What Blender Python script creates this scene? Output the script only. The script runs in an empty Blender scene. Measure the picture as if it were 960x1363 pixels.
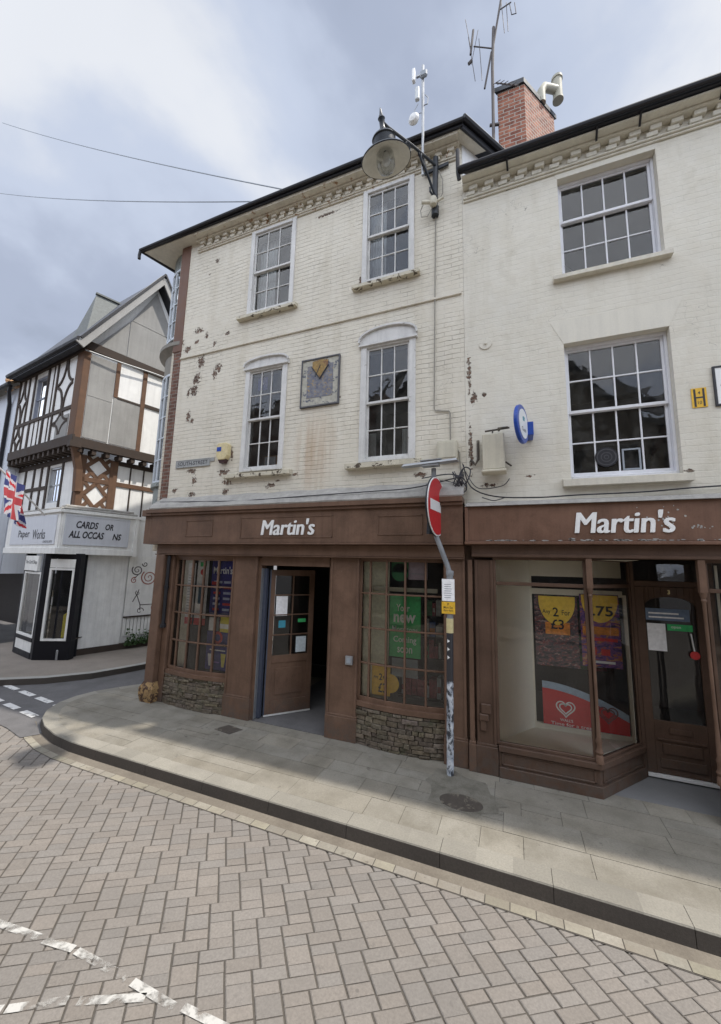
import bpy, bmesh, math, random
from mathutils import Vector, Matrix, noise
random.seed(7)
R = math.radians
scn = bpy.context.scene
COL = scn.collection

# ---------------------------------------------------------------- camera
cam = bpy.data.cameras.new('camera'); camo = bpy.data.objects.new('camera', cam); COL.objects.link(camo)
yaw, pitch, roll, H = R(-21.8), R(8.1), R(1.4), 2.5
fw = Vector((math.sin(yaw)*math.cos(pitch), math.cos(yaw)*math.cos(pitch), math.sin(pitch)))
rt = Vector((math.cos(yaw), -math.sin(yaw), 0)); up = rt.cross(fw)
r2 = rt*math.cos(roll)+up*math.sin(roll); u2 = -rt*math.sin(roll)+up*math.cos(roll)
m = Matrix.Identity(4)
for i in range(3):
    m[i][0] = r2[i]; m[i][1] = u2[i]; m[i][2] = -fw[i]
m[0][3], m[1][3], m[2][3] = 0, 0, H
camo.matrix_world = m
cam.sensor_fit = 'VERTICAL'; cam.sensor_height = 24; cam.sensor_width = 24
cam.lens = 24*505/1363
cam.clip_end = 3000
scn.camera = camo

# ---------------------------------------------------------------- world, sun, exposure
SUN_EL, SUN_AZ = R(61), R(9.2)          # azimuth measured from +x towards +y
SKY_SEEN, SKY_BRIGHT = 1.0, 2.8
w = bpy.data.worlds.new('World'); scn.world = w; w.use_nodes = True
nt = w.node_tree; nt.nodes.clear()
N = lambda t, **k: _n(nt, t, **k)
def _n(tree, t, **k):
    n = tree.nodes.new(t)
    for a, b in k.items(): setattr(n, a, b)
    return n
out = N('ShaderNodeOutputWorld'); bg = N('ShaderNodeBackground'); bg.inputs[1].default_value = 0.1
sky = N('ShaderNodeTexSky'); sky.sky_type = 'NISHITA'; sky.sun_disc = False
sky.sun_elevation = SUN_EL; sky.sun_rotation = R(90)-SUN_AZ
tc = N('ShaderNodeTexCoord'); sep = N('ShaderNodeSeparateXYZ'); nt.links.new(tc.outputs['Generated'], sep.inputs[0])
def M2(tree, op, a, b=None, clamp=False):
    n = tree.nodes.new('ShaderNodeMath'); n.operation = op; n.use_clamp = clamp
    for i, v in enumerate((a, b)):
        if v is None: continue
        if isinstance(v, (int, float)): n.inputs[i].default_value = v
        else: tree.links.new(v, n.inputs[i])
    return n.outputs[0]
zz = M2(nt, 'ADD', M2(nt, 'MAXIMUM', sep.outputs[2], 0.0), 0.35)
cx = M2(nt, 'DIVIDE', sep.outputs[0], zz); cy = M2(nt, 'DIVIDE', sep.outputs[1], zz)
cmb = N('ShaderNodeCombineXYZ'); nt.links.new(cx, cmb.inputs[0]); nt.links.new(cy, cmb.inputs[1]); cmb.inputs[2].default_value = 3.3
n1 = N('ShaderNodeTexNoise'); n1.inputs['Scale'].default_value = 1.5; n1.inputs['Detail'].default_value = 7; n1.inputs['Roughness'].default_value = .5; n1.inputs['Distortion'].default_value = .25
nt.links.new(cmb.outputs[0], n1.inputs[0])
n2 = N('ShaderNodeTexNoise'); n2.inputs['Scale'].default_value = 1.1; n2.inputs['Detail'].default_value = 4; n2.inputs['Roughness'].default_value = .45
nt.links.new(cmb.outputs[0], n2.inputs[0])
cr = N('ShaderNodeValToRGB'); cr.color_ramp.interpolation = 'EASE'
for p, c in ((.24, (3.2, 3.7, 4.7, 1)), (.36, (4.5, 5.1, 6.5, 1)), (.45, (6.0, 6.7, 8.2, 1)), (.56, (8.3, 8.6, 9.2, 1))):
    e = cr.color_ramp.elements.new(p); e.color = c
cr.color_ramp.elements.remove(cr.color_ramp.elements[0]); cr.color_ramp.elements.remove(cr.color_ramp.elements[-1])
nt.links.new(n1.outputs['Fac'], cr.inputs[0])
mx = N('ShaderNodeMix', data_type='RGBA'); nt.links.new(n2.outputs['Fac'], mx.inputs[0])
crm = N('ShaderNodeMapRange'); crm.inputs[1].default_value = .52; crm.inputs[2].default_value = .75; crm.inputs[3].default_value = .97; crm.inputs[4].default_value = .6
nt.links.new(n2.outputs['Fac'], crm.inputs[0]); nt.links.new(crm.outputs[0], mx.inputs[0])
nt.links.new(sky.outputs[0], mx.inputs[6]); nt.links.new(cr.outputs[0], mx.inputs[7])
# the sky behind the photographer is boosted over the part in view to light the facade
br = N('ShaderNodeMapRange', interpolation_type='SMOOTHSTEP')
br.inputs[1].default_value = .25; br.inputs[2].default_value = -.6; br.inputs[3].default_value = SKY_SEEN; br.inputs[4].default_value = SKY_BRIGHT
nt.links.new(sep.outputs[1], br.inputs[0])
vm = N('ShaderNodeVectorMath', operation='SCALE'); nt.links.new(mx.outputs[2], vm.inputs[0]); nt.links.new(br.outputs[0], vm.inputs[3])
nt.links.new(vm.outputs[0], bg.inputs[0]); nt.links.new(bg.outputs[0], out.inputs[0])

sl = bpy.data.lights.new('sun', 'SUN'); sl.energy = 4.6; sl.angle = R(.9); sl.color = (1, .94, .86)
so = bpy.data.objects.new('sun', sl); COL.objects.link(so)
sd = Vector((math.cos(SUN_EL)*math.cos(SUN_AZ), math.cos(SUN_EL)*math.sin(SUN_AZ), math.sin(SUN_EL)))
so.rotation_euler = sd.to_track_quat('Z', 'Y').to_euler(); so.location = (20, 0, 30)
scn.view_settings.view_transform = 'Standard'; scn.view_settings.look = 'None'
scn.view_settings.exposure = 0.0; scn.view_settings.gamma = 1; scn.view_settings.use_curve_mapping = False
scn.cycles.max_bounces = 8; scn.cycles.transparent_max_bounces = 16; scn.cycles.sample_clamp_indirect = 6

# ---------------------------------------------------------------- mesh helpers
class Fr:
    """A vertical plane: u runs along d, z is height, o is the distance in front of it."""
    def __init__(s, x, y, az, flip=False, mir=False):
        s.o = Vector((x, y, 0)); s.d = Vector((math.cos(R(az)), math.sin(R(az)), 0))
        s.n = Vector((s.d.y, -s.d.x, 0)) * (-1 if flip else 1)
        s.mir = mir
    def p(s, u, z, o=0.0): return s.o + s.d*u + s.n*o + Vector((0, 0, z))
F0 = Fr(0, 5.45, 0)
def FY(y): return Fr(0, y, 0)

_txt = {}
def text_mesh(s, bold=.0, shear=.0, space=1.0):
    k = (s, bold, shear, space)
    if k in _txt: return _txt[k]
    c = bpy.data.curves.new('t', 'FONT'); c.body = s; c.offset = bold; c.shear = shear; c.space_character = space; c.resolution_u = 3
    o = bpy.data.objects.new('t', c); COL.objects.link(o)
    dg = bpy.context.evaluated_depsgraph_get(); dg.update()
    me = o.evaluated_get(dg).to_mesh()
    vs = [tuple(v.co) for v in me.vertices]; fs = [tuple(p.vertices) for p in me.polygons]
    o.evaluated_get(dg).to_mesh_clear(); bpy.data.objects.remove(o); bpy.data.curves.remove(c)
    x0 = min(v[0] for v in vs); x1 = max(v[0] for v in vs); y0 = min(v[1] for v in vs); y1 = max(v[1] for v in vs)
    vs = [((v[0]-x0)/(x1-x0), (v[1]-y0)/(y1-y0)) for v in vs]
    _txt[k] = (vs, fs, (x1-x0)/(y1-y0)); return _txt[k]

class MB:
    def __init__(s): s.v = []; s.f = []; s.m = []; s.c = {}; s.flat = set()
    def add(s, vs, fs, mi=0, col=None):
        b = len(s.v); s.v += [Vector(v) for v in vs]
        for f in fs:
            if col is not None: s.c[len(s.f)] = col
            s.f.append(tuple(b+i for i in f)); s.m.append(mi)
    def hexa(s, P, mi=0, col=None):
        s.add(P, [(0, 3, 2, 1), (4, 5, 6, 7), (0, 1, 5, 4), (1, 2, 6, 5), (2, 3, 7, 6), (3, 0, 4, 7)], mi, col)
    def box(s, fr, u0, u1, z0, z1, o0, o1, mi=0, col=None):
        p = fr.p; s.hexa([p(u0, z0, o0), p(u1, z0, o0), p(u1, z0, o1), p(u0, z0, o1), p(u0, z1, o0), p(u1, z1, o0), p(u1, z1, o1), p(u0, z1, o1)], mi, col)
    def wbox(s, x0, x1, y0, y1, z0, z1, mi=0, col=None):
        s.hexa([(x0, y0, z0), (x1, y0, z0), (x1, y1, z0), (x0, y1, z0), (x0, y0, z1), (x1, y0, z1), (x1, y1, z1), (x0, y1, z1)], mi, col)
    def quad(s, a, b, c, d, mi=0, col=None): s.add([a, b, c, d], [(0, 1, 2, 3)], mi, col)
    def prism(s, fr, poly, o0, o1, mi=0, col=None):
        n = len(poly); vs = [fr.p(u, z, o0) for u, z in poly]+[fr.p(u, z, o1) for u, z in poly]
        s.add(vs, [tuple(range(n)), tuple(range(2*n-1, n-1, -1))]+[(i, (i+1) % n, n+(i+1) % n, n+i) for i in range(n)], mi, col)
    def hprism(s, poly, z0, z1, mi=0, col=None):
        n = len(poly); vs = [(x, y, z0) for x, y in poly]+[(x, y, z1) for x, y in poly]
        s.add(vs, [tuple(range(n)), tuple(range(2*n-1, n-1, -1))]+[(i, (i+1) % n, n+(i+1) % n, n+i) for i in range(n)], mi, col)
    def bar(s, a, b, w, h, mi=0, upv=(0, 0, 1), col=None):
        """box along a-b, w across, h along upv"""
        a = Vector(a); b = Vector(b); t = (b-a).normalized(); u = Vector(upv)
        sd_ = t.cross(u)
        if sd_.length < 1e-4: sd_ = t.cross(Vector((1, 0, 0)))
        sd_.normalize(); u = sd_.cross(t).normalized(); x = sd_*w/2; y = u*h/2
        s.hexa([a-x-y, b-x-y, b+x-y, a+x-y, a-x+y, b-x+y, b+x+y, a+x+y], mi, col)
    def tube(s, pts, r, n=8, mi=0, caps=True):
        pts = [Vector(p) for p in pts]; k = len(pts); rs = r if isinstance(r, (list, tuple)) else [r]*k
        vs = []; pu = None
        for i, p in enumerate(pts):
            t = (pts[min(i+1, k-1)]-pts[max(i-1, 0)]).normalized()
            if pu is None: pu = t.cross(Vector((0, 0, 1)) if abs(t.z) < .9 else Vector((1, 0, 0)))
            u = (pu-t*pu.dot(t)).normalized(); v = t.cross(u); pu = u
            for j in range(n):
                a = 2*math.pi*j/n; vs.append(p+(u*math.cos(a)+v*math.sin(a))*rs[i])
        fs = [(i*n+j, i*n+(j+1) % n, (i+1)*n+(j+1) % n, (i+1)*n+j) for i in range(k-1) for j in range(n)]
        if caps: fs += [tuple(range(n-1, -1, -1)), tuple((k-1)*n+j for j in range(n))]
        s.add(vs, fs, mi)
    def lathe(s, c, prof, n=24, mi=0, caps=True, axis=(0, 0, 1), a0=0, a1=2*math.pi):
        c = Vector(c); ax = Vector(axis).normalized(); q = Vector((0, 0, 1)).rotation_difference(ax)
        full = abs(a1-a0-2*math.pi) < 1e-5; nn = n if full else n+1
        vs = []
        for r, z in prof:
            for j in range(nn):
                a = a0+(a1-a0)*j/n; vs.append(c+q @ Vector((r*math.cos(a), r*math.sin(a), z)))
        k = len(prof)
        fs = [(i*nn+j, i*nn+(j+1) % nn, (i+1)*nn+(j+1) % nn, (i+1)*nn+j) for i in range(k-1) for j in range(n)]
        if caps and full: fs += [tuple(range(nn-1, -1, -1)), tuple((k-1)*nn+j for j in range(nn))]
        s.add(vs, fs, mi)
    def disc(s, fr, u, z, r, o0, o1, n=28, mi=0, rz=None):
        rz = rz or r
        s.prism(fr, [(u+r*math.cos(2*math.pi*i/n), z+rz*math.sin(2*math.pi*i/n)) for i in range(n)], o0, o1, mi)
    def ring(s, fr, u, z, ra, rb, o, n=28, mi=0, a0=0, a1=360):
        for i in range(n):
            a = R(a0+(a1-a0)*i/n); b = R(a0+(a1-a0)*(i+1)/n)
            s.quad(fr.p(u+ra*math.cos(a), z+ra*math.sin(a), o), fr.p(u+rb*math.cos(a), z+rb*math.sin(a), o), fr.p(u+rb*math.cos(b), z+rb*math.sin(b), o), fr.p(u+ra*math.cos(b), z+ra*math.sin(b), o), mi)
    def text(s, fr, txt, u, z, o, w, h, mi=0, bold=.0, shear=0., th=0.0):
        vs, fs, _ = text_mesh(txt, bold, shear); n = len(vs)
        sg = -1 if fr.mir else 1
        if th:
            V = [fr.p(u+sg*x*w, z+y*h, o) for x, y in vs]+[fr.p(u+sg*x*w, z+y*h, o+th) for x, y in vs]
            F = [tuple(i+n for i in f) for f in fs]
            ed = {}
            for f in fs:
                for i in range(len(f)):
                    a, b = f[i], f[(i+1) % len(f)]; ed[(a, b)] = 1
            F += [(a, b, b+n, a+n) for (a, b) in ed if (b, a) not in ed]
            s.add(V, F, mi)
        else: s.add([fr.p(u+sg*x*w, z+y*h, o) for x, y in vs], fs, mi)

ROOT = {}
def _props(o, label, cat, group=None, kind=None):
    if label: o['label'] = label
    if cat: o['category'] = cat
    if group: o['group'] = group
    if kind: o['kind'] = kind
def thing(name, loc, label, cat, group=None):
    o = bpy.data.objects.new(name, None); COL.objects.link(o); o.location = loc; o.empty_display_size = .2
    ROOT[o.name] = Vector(loc); _props(o, label, cat, group); return o
def obj(name, mb, mats, parent=None, bevel=0, smooth=False, loc=None, label=None, cat=None, group=None, kind=None, recalc=True, attr=None):
    if parent is not None: L = ROOT[parent.name]
    else:
        if loc is None:
            xs = [v.x for v in mb.v]; ys = [v.y for v in mb.v]; zs = [v.z for v in mb.v]
            L = Vector(((min(xs)+max(xs))/2, (min(ys)+max(ys))/2, min(zs)))
        else: L = Vector(loc)
        if kind == 'structure': L = Vector((0, 0, 0))
    me = bpy.data.meshes.new(name)
    me.from_pydata([tuple(v-L) for v in mb.v], [], mb.f)
    if not isinstance(mats, (list, tuple)): mats = [mats]
    for mm in mats: me.materials.append(mm)
    if len(mats) > 1: me.polygons.foreach_set('material_index', mb.m)
    if mb.c:
        ca = me.color_attributes.new('tint', 'FLOAT_COLOR', 'CORNER')
        for p in me.polygons:
            c = mb.c.get(p.index, (1, 1, 1))
            for li in p.loop_indices: ca.data[li].color = (c[0], c[1], c[2], 1)
    if recalc:
        bm = bmesh.new(); bm.from_mesh(me); bmesh.ops.recalc_face_normals(bm, faces=bm.faces[:]); bm.to_mesh(me); bm.free()
    if smooth:
        me.polygons.foreach_set('use_smooth', [True]*len(me.polygons))
        me.set_sharp_from_angle(angle=R(38))
    me.update()
    o = bpy.data.objects.new(name, me); COL.objects.link(o)
    if parent is not None: o.parent = parent
    else: o.location = L
    ROOT[o.name] = L
    if bevel:
        b = o.modifiers.new('bevel', 'BEVEL'); b.width = bevel; b.segments = 1; b.limit_method = 'ANGLE'; b.angle_limit = R(50)
    _props(o, label, cat, group, kind)
    return o

# ---------------------------------------------------------------- material helpers
def newmat(name):
    mt = bpy.data.materials.new(name); mt.use_nodes = True; t = mt.node_tree; t.nodes.clear()
    o = t.nodes.new('ShaderNodeOutputMaterial'); b = t.nodes.new('ShaderNodeBsdfPrincipled')
    t.links.new(b.outputs[0], o.inputs[0]); return mt, t, b
def L_(t, a, b): t.links.new(a, b)
def nz(t, vec, scale, detail=4, rough=.55, dist=0.):
    n = t.nodes.new('ShaderNodeTexNoise'); n.inputs['Scale'].default_value = scale; n.inputs['Detail'].default_value = detail
    n.inputs['Roughness'].default_value = rough; n.inputs['Distortion'].default_value = dist
    if vec is not None: L_(t, vec, n.inputs[0])
    return n.outputs['Fac']
def rng(t, v, a, b, c=0., d=1.):
    n = t.nodes.new('ShaderNodeMapRange'); n.inputs[1].default_value = a; n.inputs[2].default_value = b; n.inputs[3].default_value = c; n.inputs[4].default_value = d
    L_(t, v, n.inputs[0]); return n.outputs[0]
def mixc(t, f, a, b, mode='MIX'):
    n = t.nodes.new('ShaderNodeMix'); n.data_type = 'RGBA'; n.blend_type = mode
    if isinstance(f, (int, float)): n.inputs[0].default_value = f
    else: L_(t, f, n.inputs[0])
    for i, v in ((6, a), (7, b)):
        if isinstance(v, (tuple, list)): n.inputs[i].default_value = (v[0], v[1], v[2], 1)
        else: L_(t, v, n.inputs[i])
    return n.outputs[2]
def pos(t): return t.nodes.new('ShaderNodeNewGeometry').outputs['Position']
def mapv(t, vec, sc=(1, 1, 1), rot=(0, 0, 0), loc=(0, 0, 0)):
    n = t.nodes.new('ShaderNodeMapping'); n.inputs['Scale'].default_value = sc; n.inputs['Rotation'].default_value = rot; n.inputs['Location'].default_value = loc
    L_(t, vec, n.inputs[0]); return n.outputs[0]
def bump(t, h, st, dist, bsdf, prev=None):
    n = t.nodes.new('ShaderNodeBump'); n.inputs['Strength'].default_value = st; n.inputs['Distance'].default_value = dist
    L_(t, h, n.inputs['Height'])
    if prev: L_(t, prev, n.inputs['Normal'])
    L_(t, n.outputs[0], bsdf.inputs['Normal']); return n.outputs[0]

def paint(name, base, rough=.6, dark=.7, scale=6, streak=.25, chip=None, chipamt=.62, bmp=.15, metal=0, spec=.35, grain=60):
    mt, t, b = newmat(name); p = pos(t)
    n = nz(t, p, scale, 6, .6); ns = nz(t, mapv(t, p, (14, 14, .8)), 1.0, 4, .6)
    c = mixc(t, rng(t, n, .3, .7), tuple(x*dark for x in base), base)
    c = mixc(t, rng(t, ns, .45, .75, 0, streak), c, tuple(x*.55 for x in base))
    grn = nz(t, mapv(t, p, (60, 60, 3)), 1., 4, .6)
    f = nz(t, p, grain, 3, .6)
    if 'brown' in name and 'shop' in name or 'fascia' in name:
        c = mixc(t, rng(t, grn, .5, .75, 0, .35), c, tuple(x*.45 for x in base)); c = mixc(t, rng(t, nz(t, p, 1.7, 6, .7), .5, .75, 0, .5), c, tuple(min(1, x*1.45) for x in base))
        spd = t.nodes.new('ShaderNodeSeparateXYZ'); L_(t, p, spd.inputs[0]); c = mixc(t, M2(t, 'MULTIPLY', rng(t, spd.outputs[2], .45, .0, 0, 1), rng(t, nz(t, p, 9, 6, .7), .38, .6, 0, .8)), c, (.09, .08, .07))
    c = mixc(t, rng(t, f, .3, .7, 0, .25), c, tuple(min(1, x*1.18) for x in base))
    if chip:
        nn = nz(t, p, 9, 8, .7, .6); c = mixc(t, rng(t, nn, chipamt, chipamt+.02), c, chip)
    L_(t, c, b.inputs['Base Color'])
    L_(t, rng(t, n, .3, .7, rough-.1, rough+.12), b.inputs['Roughness'])
    b.inputs['Specular IOR Level'].default_value = spec; b.inputs['Metallic'].default_value = metal
    bump(t, f, bmp, .004, b); return mt
def plain(name, base, rough=.5, metal=0, spec=.4, emit=0, var=.12):
    mt, t, b = newmat(name); p = pos(t)
    c = mixc(t, rng(t, nz(t, p, 25, 4), .3, .7), tuple(x*(1-var) for x in base), tuple(min(1, x*(1+var)) for x in base))
    L_(t, c, b.inputs['Base Color']); b.inputs['Roughness'].default_value = rough; b.inputs['Metallic'].default_value = metal
    b.inputs['Specular IOR Level'].default_value = spec; return mt

def ellipses(t, p, lst, plane='xz', ns=18, amp=.07):
    """0..1 mask, high inside any (x, z, rx, rz), edge broken up by noise"""
    sp = t.nodes.new('ShaderNodeSeparateXYZ'); L_(t, p, sp.inputs[0])
    n1_ = nz(t, p, ns, 6, .7)
    acc = None
    for x, z, rx, rz in lst:
        a = M2(t, 'DIVIDE', M2(t, 'SUBTRACT', sp.outputs[0], x), rx); c = M2(t, 'DIVIDE', M2(t, 'SUBTRACT', sp.outputs[2], z), rz)
        d = M2(t, 'SUBTRACT', 1.0, M2(t, 'SQRT', M2(t, 'ADD', M2(t, 'MULTIPLY', a, a), M2(t, 'MULTIPLY', c, c))))
        acc = d if acc is None else M2(t, 'MAXIMUM', acc, d)
    q = M2(t, 'ADD', acc, M2(t, 'MULTIPLY', M2(t, 'SUBTRACT', n1_, .5), 4.9))
    return rng(t, q, .1, .24)

def brick_tex(t, vec, bw=.225, rh=.075, mort=.006, smooth=.6, bias=0):
    n = t.nodes.new('ShaderNodeTexBrick'); L_(t, vec, n.inputs[0])
    n.inputs['Color1'].default_value = (0, 0, 0, 1); n.inputs['Color2'].default_value = (1, 1, 1, 1); n.inputs['Mortar'].default_value = (.5, .5, .5, 1)
    n.inputs['Scale'].default_value = 1; n.inputs['Mortar Size'].default_value = mort; n.inputs['Mortar Smooth'].default_value = smooth
    n.inputs['Brick Width'].default_value = bw; n.inputs['Row Height'].default_value = rh; n.inputs['Bias'].default_value = bias
    return n
def xz(t, p, jit=.01):
    sp = t.nodes.new('ShaderNodeSeparateXYZ'); L_(t, p, sp.inputs[0]); cb = t.nodes.new('ShaderNodeCombineXYZ')
    j = M2(t, 'MULTIPLY', M2(t, 'SUBTRACT', nz(t, p, 2.2, 3), .5), jit*4)
    L_(t, M2(t, 'ADD', sp.outputs[0], sp.outputs[1]), cb.inputs[0]); L_(t, M2(t, 'ADD', sp.outputs[2], j), cb.inputs[1]); return cb.outputs[0], sp

def painted_brick(name, base, peels, strength=1., rust=None, smoothzones=None):
    mt, t, b = newmat(name); p = pos(t); v, sp = xz(t, p, .012)
    br_ = brick_tex(t, v, .235, .077, .008, .75)
    mort = br_.outputs['Fac']
    big = nz(t, p, .9, 5, .6); mid = nz(t, p, 5, 6, .65); fine = nz(t, p, 45, 5, .65)
    # how visible the courses are, varies over the wall (thick paint hides them)
    vis = rng(t, nz(t, p, 1.3, 4, .6, .4), .36, .62, .2, .9*strength)
    c = mixc(t, rng(t, big, .3, .7), tuple(x*.9 for x in base), base)
    c = mixc(t, rng(t, mid, .35, .75, 0, .35), c, (base[0]*.84, base[1]*.8, base[2]*.72))
    c = mixc(t, rng(t, nz(t, mapv(t, p, (3.5, 3.5, .5)), 1.0, 5, .65), .5, .8, 0, .5), c, (base[0]*.7, base[1]*.67, base[2]*.6))
    c = mixc(t, M2(t, 'MULTIPLY', rng(t, br_.outputs['Color'], 0, 1, 0, .14*strength**2), 1.), c, tuple(x*.82 for x in base))
    spz = t.nodes.new('ShaderNodeSeparateXYZ'); L_(t, v, spz.inputs[0])
    fz = M2(t, 'FRACT', M2(t, 'ADD', M2(t, 'DIVIDE', spz.outputs[1], .077), M2(t, 'MULTIPLY', M2(t, 'SUBTRACT', nz(t, p, 12, 3), .5), .22)))
    row = rng(t, M2(t, 'ABSOLUTE', M2(t, 'SUBTRACT', fz, .5)), .40, .49)
    seg = rng(t, nz(t, mapv(t, p, (6, 6, 22)), 1, 4, .65), .44, .56)
    c = mixc(t, M2(t, 'MULTIPLY', M2(t, 'MULTIPLY', row, seg), M2(t, 'MULTIPLY', vis, .6*strength)), c, (.24, .21, .17))
    c = mixc(t, M2(t, 'MULTIPLY', M2(t, 'MULTIPLY', mort, vis), .22*strength**2), c, (.34, .3, .24))
    gaps = M2(t, 'MULTIPLY', M2(t, 'MULTIPLY', mort, vis), rng(t, nz(t, mapv(t, p, (5, 5, 16)), 1, 5, .7), .5, .64, .0, .5*strength))
    c = mixc(t, gaps, c, (.2, .18, .15))
    # grime: broad grey patches and soft cracks in the paint
    c = mixc(t, rng(t, nz(t, p, 2.6, 8, .72, .8), .54, .72, 0, .38), c, (base[0]*.62, base[1]*.6, base[2]*.55))
    vc = t.nodes.new('ShaderNodeTexVoronoi'); vc.feature = 'DISTANCE_TO_EDGE'; vc.inputs['Scale'].default_value = 1.7
    wv = t.nodes.new('ShaderNodeVectorMath'); wv.operation = 'ADD'; nn_ = t.nodes.new('ShaderNodeTexNoise'); nn_.inputs['Scale'].default_value = 5; L_(t, p, nn_.inputs[0]); L_(t, p, wv.inputs[0]); L_(t, nn_.outputs['Color'], wv.inputs[1]); L_(t, wv.outputs[0], vc.inputs[0])
    c = mixc(t, M2(t, 'MULTIPLY', rng(t, vc.outputs['Distance'], .006, .002), rng(t, nz(t, p, 2.1, 3), .58, .64, 0, .7)), c, (.22, .2, .17))
    if rust:
        rm = None
        for (rx_, rz_, sx_, sz_) in rust:
            a = M2(t, 'DIVIDE', M2(t, 'SUBTRACT', sp.outputs[0], rx_), sx_); cc = M2(t, 'DIVIDE', M2(t, 'SUBTRACT', sp.outputs[2], rz_), sz_)
            d = M2(t, 'SUBTRACT', 1., M2(t, 'ADD', M2(t, 'MULTIPLY', a, a), M2(t, 'MULTIPLY', cc, cc)), True)
            rm = d if rm is None else M2(t, 'MAXIMUM', rm, d)
        st_ = nz(t, mapv(t, p, (9, 9, .6)), 1., 3, .5)
        c = mixc(t, M2(t, 'MULTIPLY', rm, rng(t, st_, .35, .7, .05, .6)), c, (.42, .25, .12))
    # scattered tiny chips
    ch = nz(t, p, 11, 8, .75, .5); cm = rng(t, ch, .715, .73)
    c = mixc(t, cm, c, (.13, .1, .08))
    if peels:
        pm = ellipses(t, p, peels)
        bc = mixc(t, rng(t, br_.outputs['Color'], 0, 1), (.13, .075, .05), (.27, .17, .12)); bc = mixc(t, rng(t, fine, .35, .6), (.05, .04, .035), bc)
        bc = mixc(t, mort, bc, (.28, .25, .2))
        c = mixc(t, pm, c, bc)
    L_(t, c, b.inputs['Base Color']); b.inputs['Roughness'].default_value = .75; b.inputs['Specular IOR Level'].default_value = .25
    h = M2(t, 'SUBTRACT', 1., M2(t, 'MULTIPLY', M2(t, 'MAXIMUM', M2(t, 'MULTIPLY', mort, .6*strength), row), vis))
    n_ = bump(t, h, .8*strength, .008, b)
    n_ = bump(t, mid, .7, .016, b, n_); n_ = bump(t, fine, .35, .004, b, n_)
    if peels: bump(t, M2(t, 'SUBTRACT', 1., pm), .8, .01, b, n_)
    return mt
def bare_brick(name, c1, c2, mortar, bw=.225, rh=.075):
    mt, t, b = newmat(name); p = pos(t); v, sp = xz(t, p, .002)
    br_ = brick_tex(t, v, bw, rh, .009, .2); fine = nz(t, p, 40, 5, .65)
    c = mixc(t, br_.outputs['Color'], c1, c2); c = mixc(t, rng(t, nz(t, p, 9, 5, .7), .4, .65, 0, .7), c, tuple(x*.4 for x in c1)); c = mixc(t, br_.outputs['Fac'], c, mortar)
    L_(t, c, b.inputs['Base Color']); b.inputs['Roughness'].default_value = .85
    n_ = bump(t, M2(t, 'SUBTRACT', 1., br_.outputs['Fac']), .7, .008, b); bump(t, fine, .4, .004, b, n_); return mt

def glass(name, tint=(.96, .975, .97), refl=1.0, dirt=.05, ior=1.5):
    mt = bpy.data.materials.new(name); mt.use_nodes = True; t = mt.node_tree; t.nodes.clear()
    o = t.nodes.new('ShaderNodeOutputMaterial'); tr = t.nodes.new('ShaderNodeBsdfTransparent'); tr.inputs[0].default_value = (*tint, 1)
    gl = t.nodes.new('ShaderNodeBsdfGlossy'); gl.inputs['Roughness'].default_value = .02; gl.inputs[0].default_value = (refl, refl, refl, 1)
    fr = t.nodes.new('ShaderNodeFresnel'); fr.inputs[0].default_value = ior
    p = pos(t); bp = t.nodes.new('ShaderNodeBump'); bp.inputs['Strength'].default_value = .06; bp.inputs['Distance'].default_value = .03
    L_(t, nz(t, p, 3.2, 2), bp.inputs['Height']); L_(t, bp.outputs[0], gl.inputs['Normal'])
    mx_ = t.nodes.new('ShaderNodeMixShader'); L_(t, M2(t, 'MULTIPLY', fr.outputs[0], 1.25, True), mx_.inputs[0]); L_(t, tr.outputs[0], mx_.inputs[1]); L_(t, gl.outputs[0], mx_.inputs[2])
    df = t.nodes.new('ShaderNodeBsdfDiffuse'); df.inputs[0].default_value = (.5, .5, .47, 1)
    m2 = t.nodes.new('ShaderNodeMixShader'); L_(t, rng(t, nz(t, p, 7, 5, .6), .4, .8, dirt*.3, dirt*2), m2.inputs[0]); L_(t, mx_.outputs[0], m2.inputs[1]); L_(t, df.outputs[0], m2.inputs[2])
    L_(t, m2.outputs[0], o.inputs[0]); return mt

PEEL_L = [(-5.73, 6.51, 0.10, 0.12), (-5.27, 6.29, 0.09, 0.09), (-5.35, 6.2, 0.07, 0.1), (-5.81, 6.15, 0.10, 0.12), (-5.86, 5.92, 0.10, 0.12), (-6.0, 5.89, 0.04, 0.09), (-5.94, 5.37, 0.05, 0.14), (-5.83, 5.28, 0.05, 0.06), (-6.36, 7.03, 0.1, 0.08), (-6.13, 6.85, 0.1, 0.06), (-5.65, 7.07, 0.05, 0.06), (-5.42, 6.84, 0.05, 0.05), (-5.11, 7.01, 0.06, 0.04), (-5.87, 7.23, 0.12, 0.06), (-5.9, 6.99, 0.06, 0.05), (-5.73, 4.24, 0.1, 0.06), (-5.65, 4.05, 0.05, 0.09), (-6.12, 3.88, 0.06, 0.05), (-5.68, 3.78, 0.09, 0.05), (-4.95, 4.16, 0.11, 0.06), (-4.85, 3.97, 0.09, 0.05), (-4.87, 3.79, 0.07, 0.05), (-3.9, 3.86, 0.1, 0.05), (-3.42, 4.02, 0.07, 0.03), (-3.72, 3.93, 0.05, 0.02), (-5.53, 8.74, 0.04, 0.06), (-5.7, 8.47, 0.03, 0.03), (-3.0, 8.92, 0.22, 0.03), (-2.6, 5.3, 0.02, 0.02), (-1.23, 3.87, 0.09, 0.04), (-2.21, 3.66, 0.12, 0.03), (-4.78, 4.5, .03, .12), (-2.28, 7.3, .03, .12)]
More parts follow.
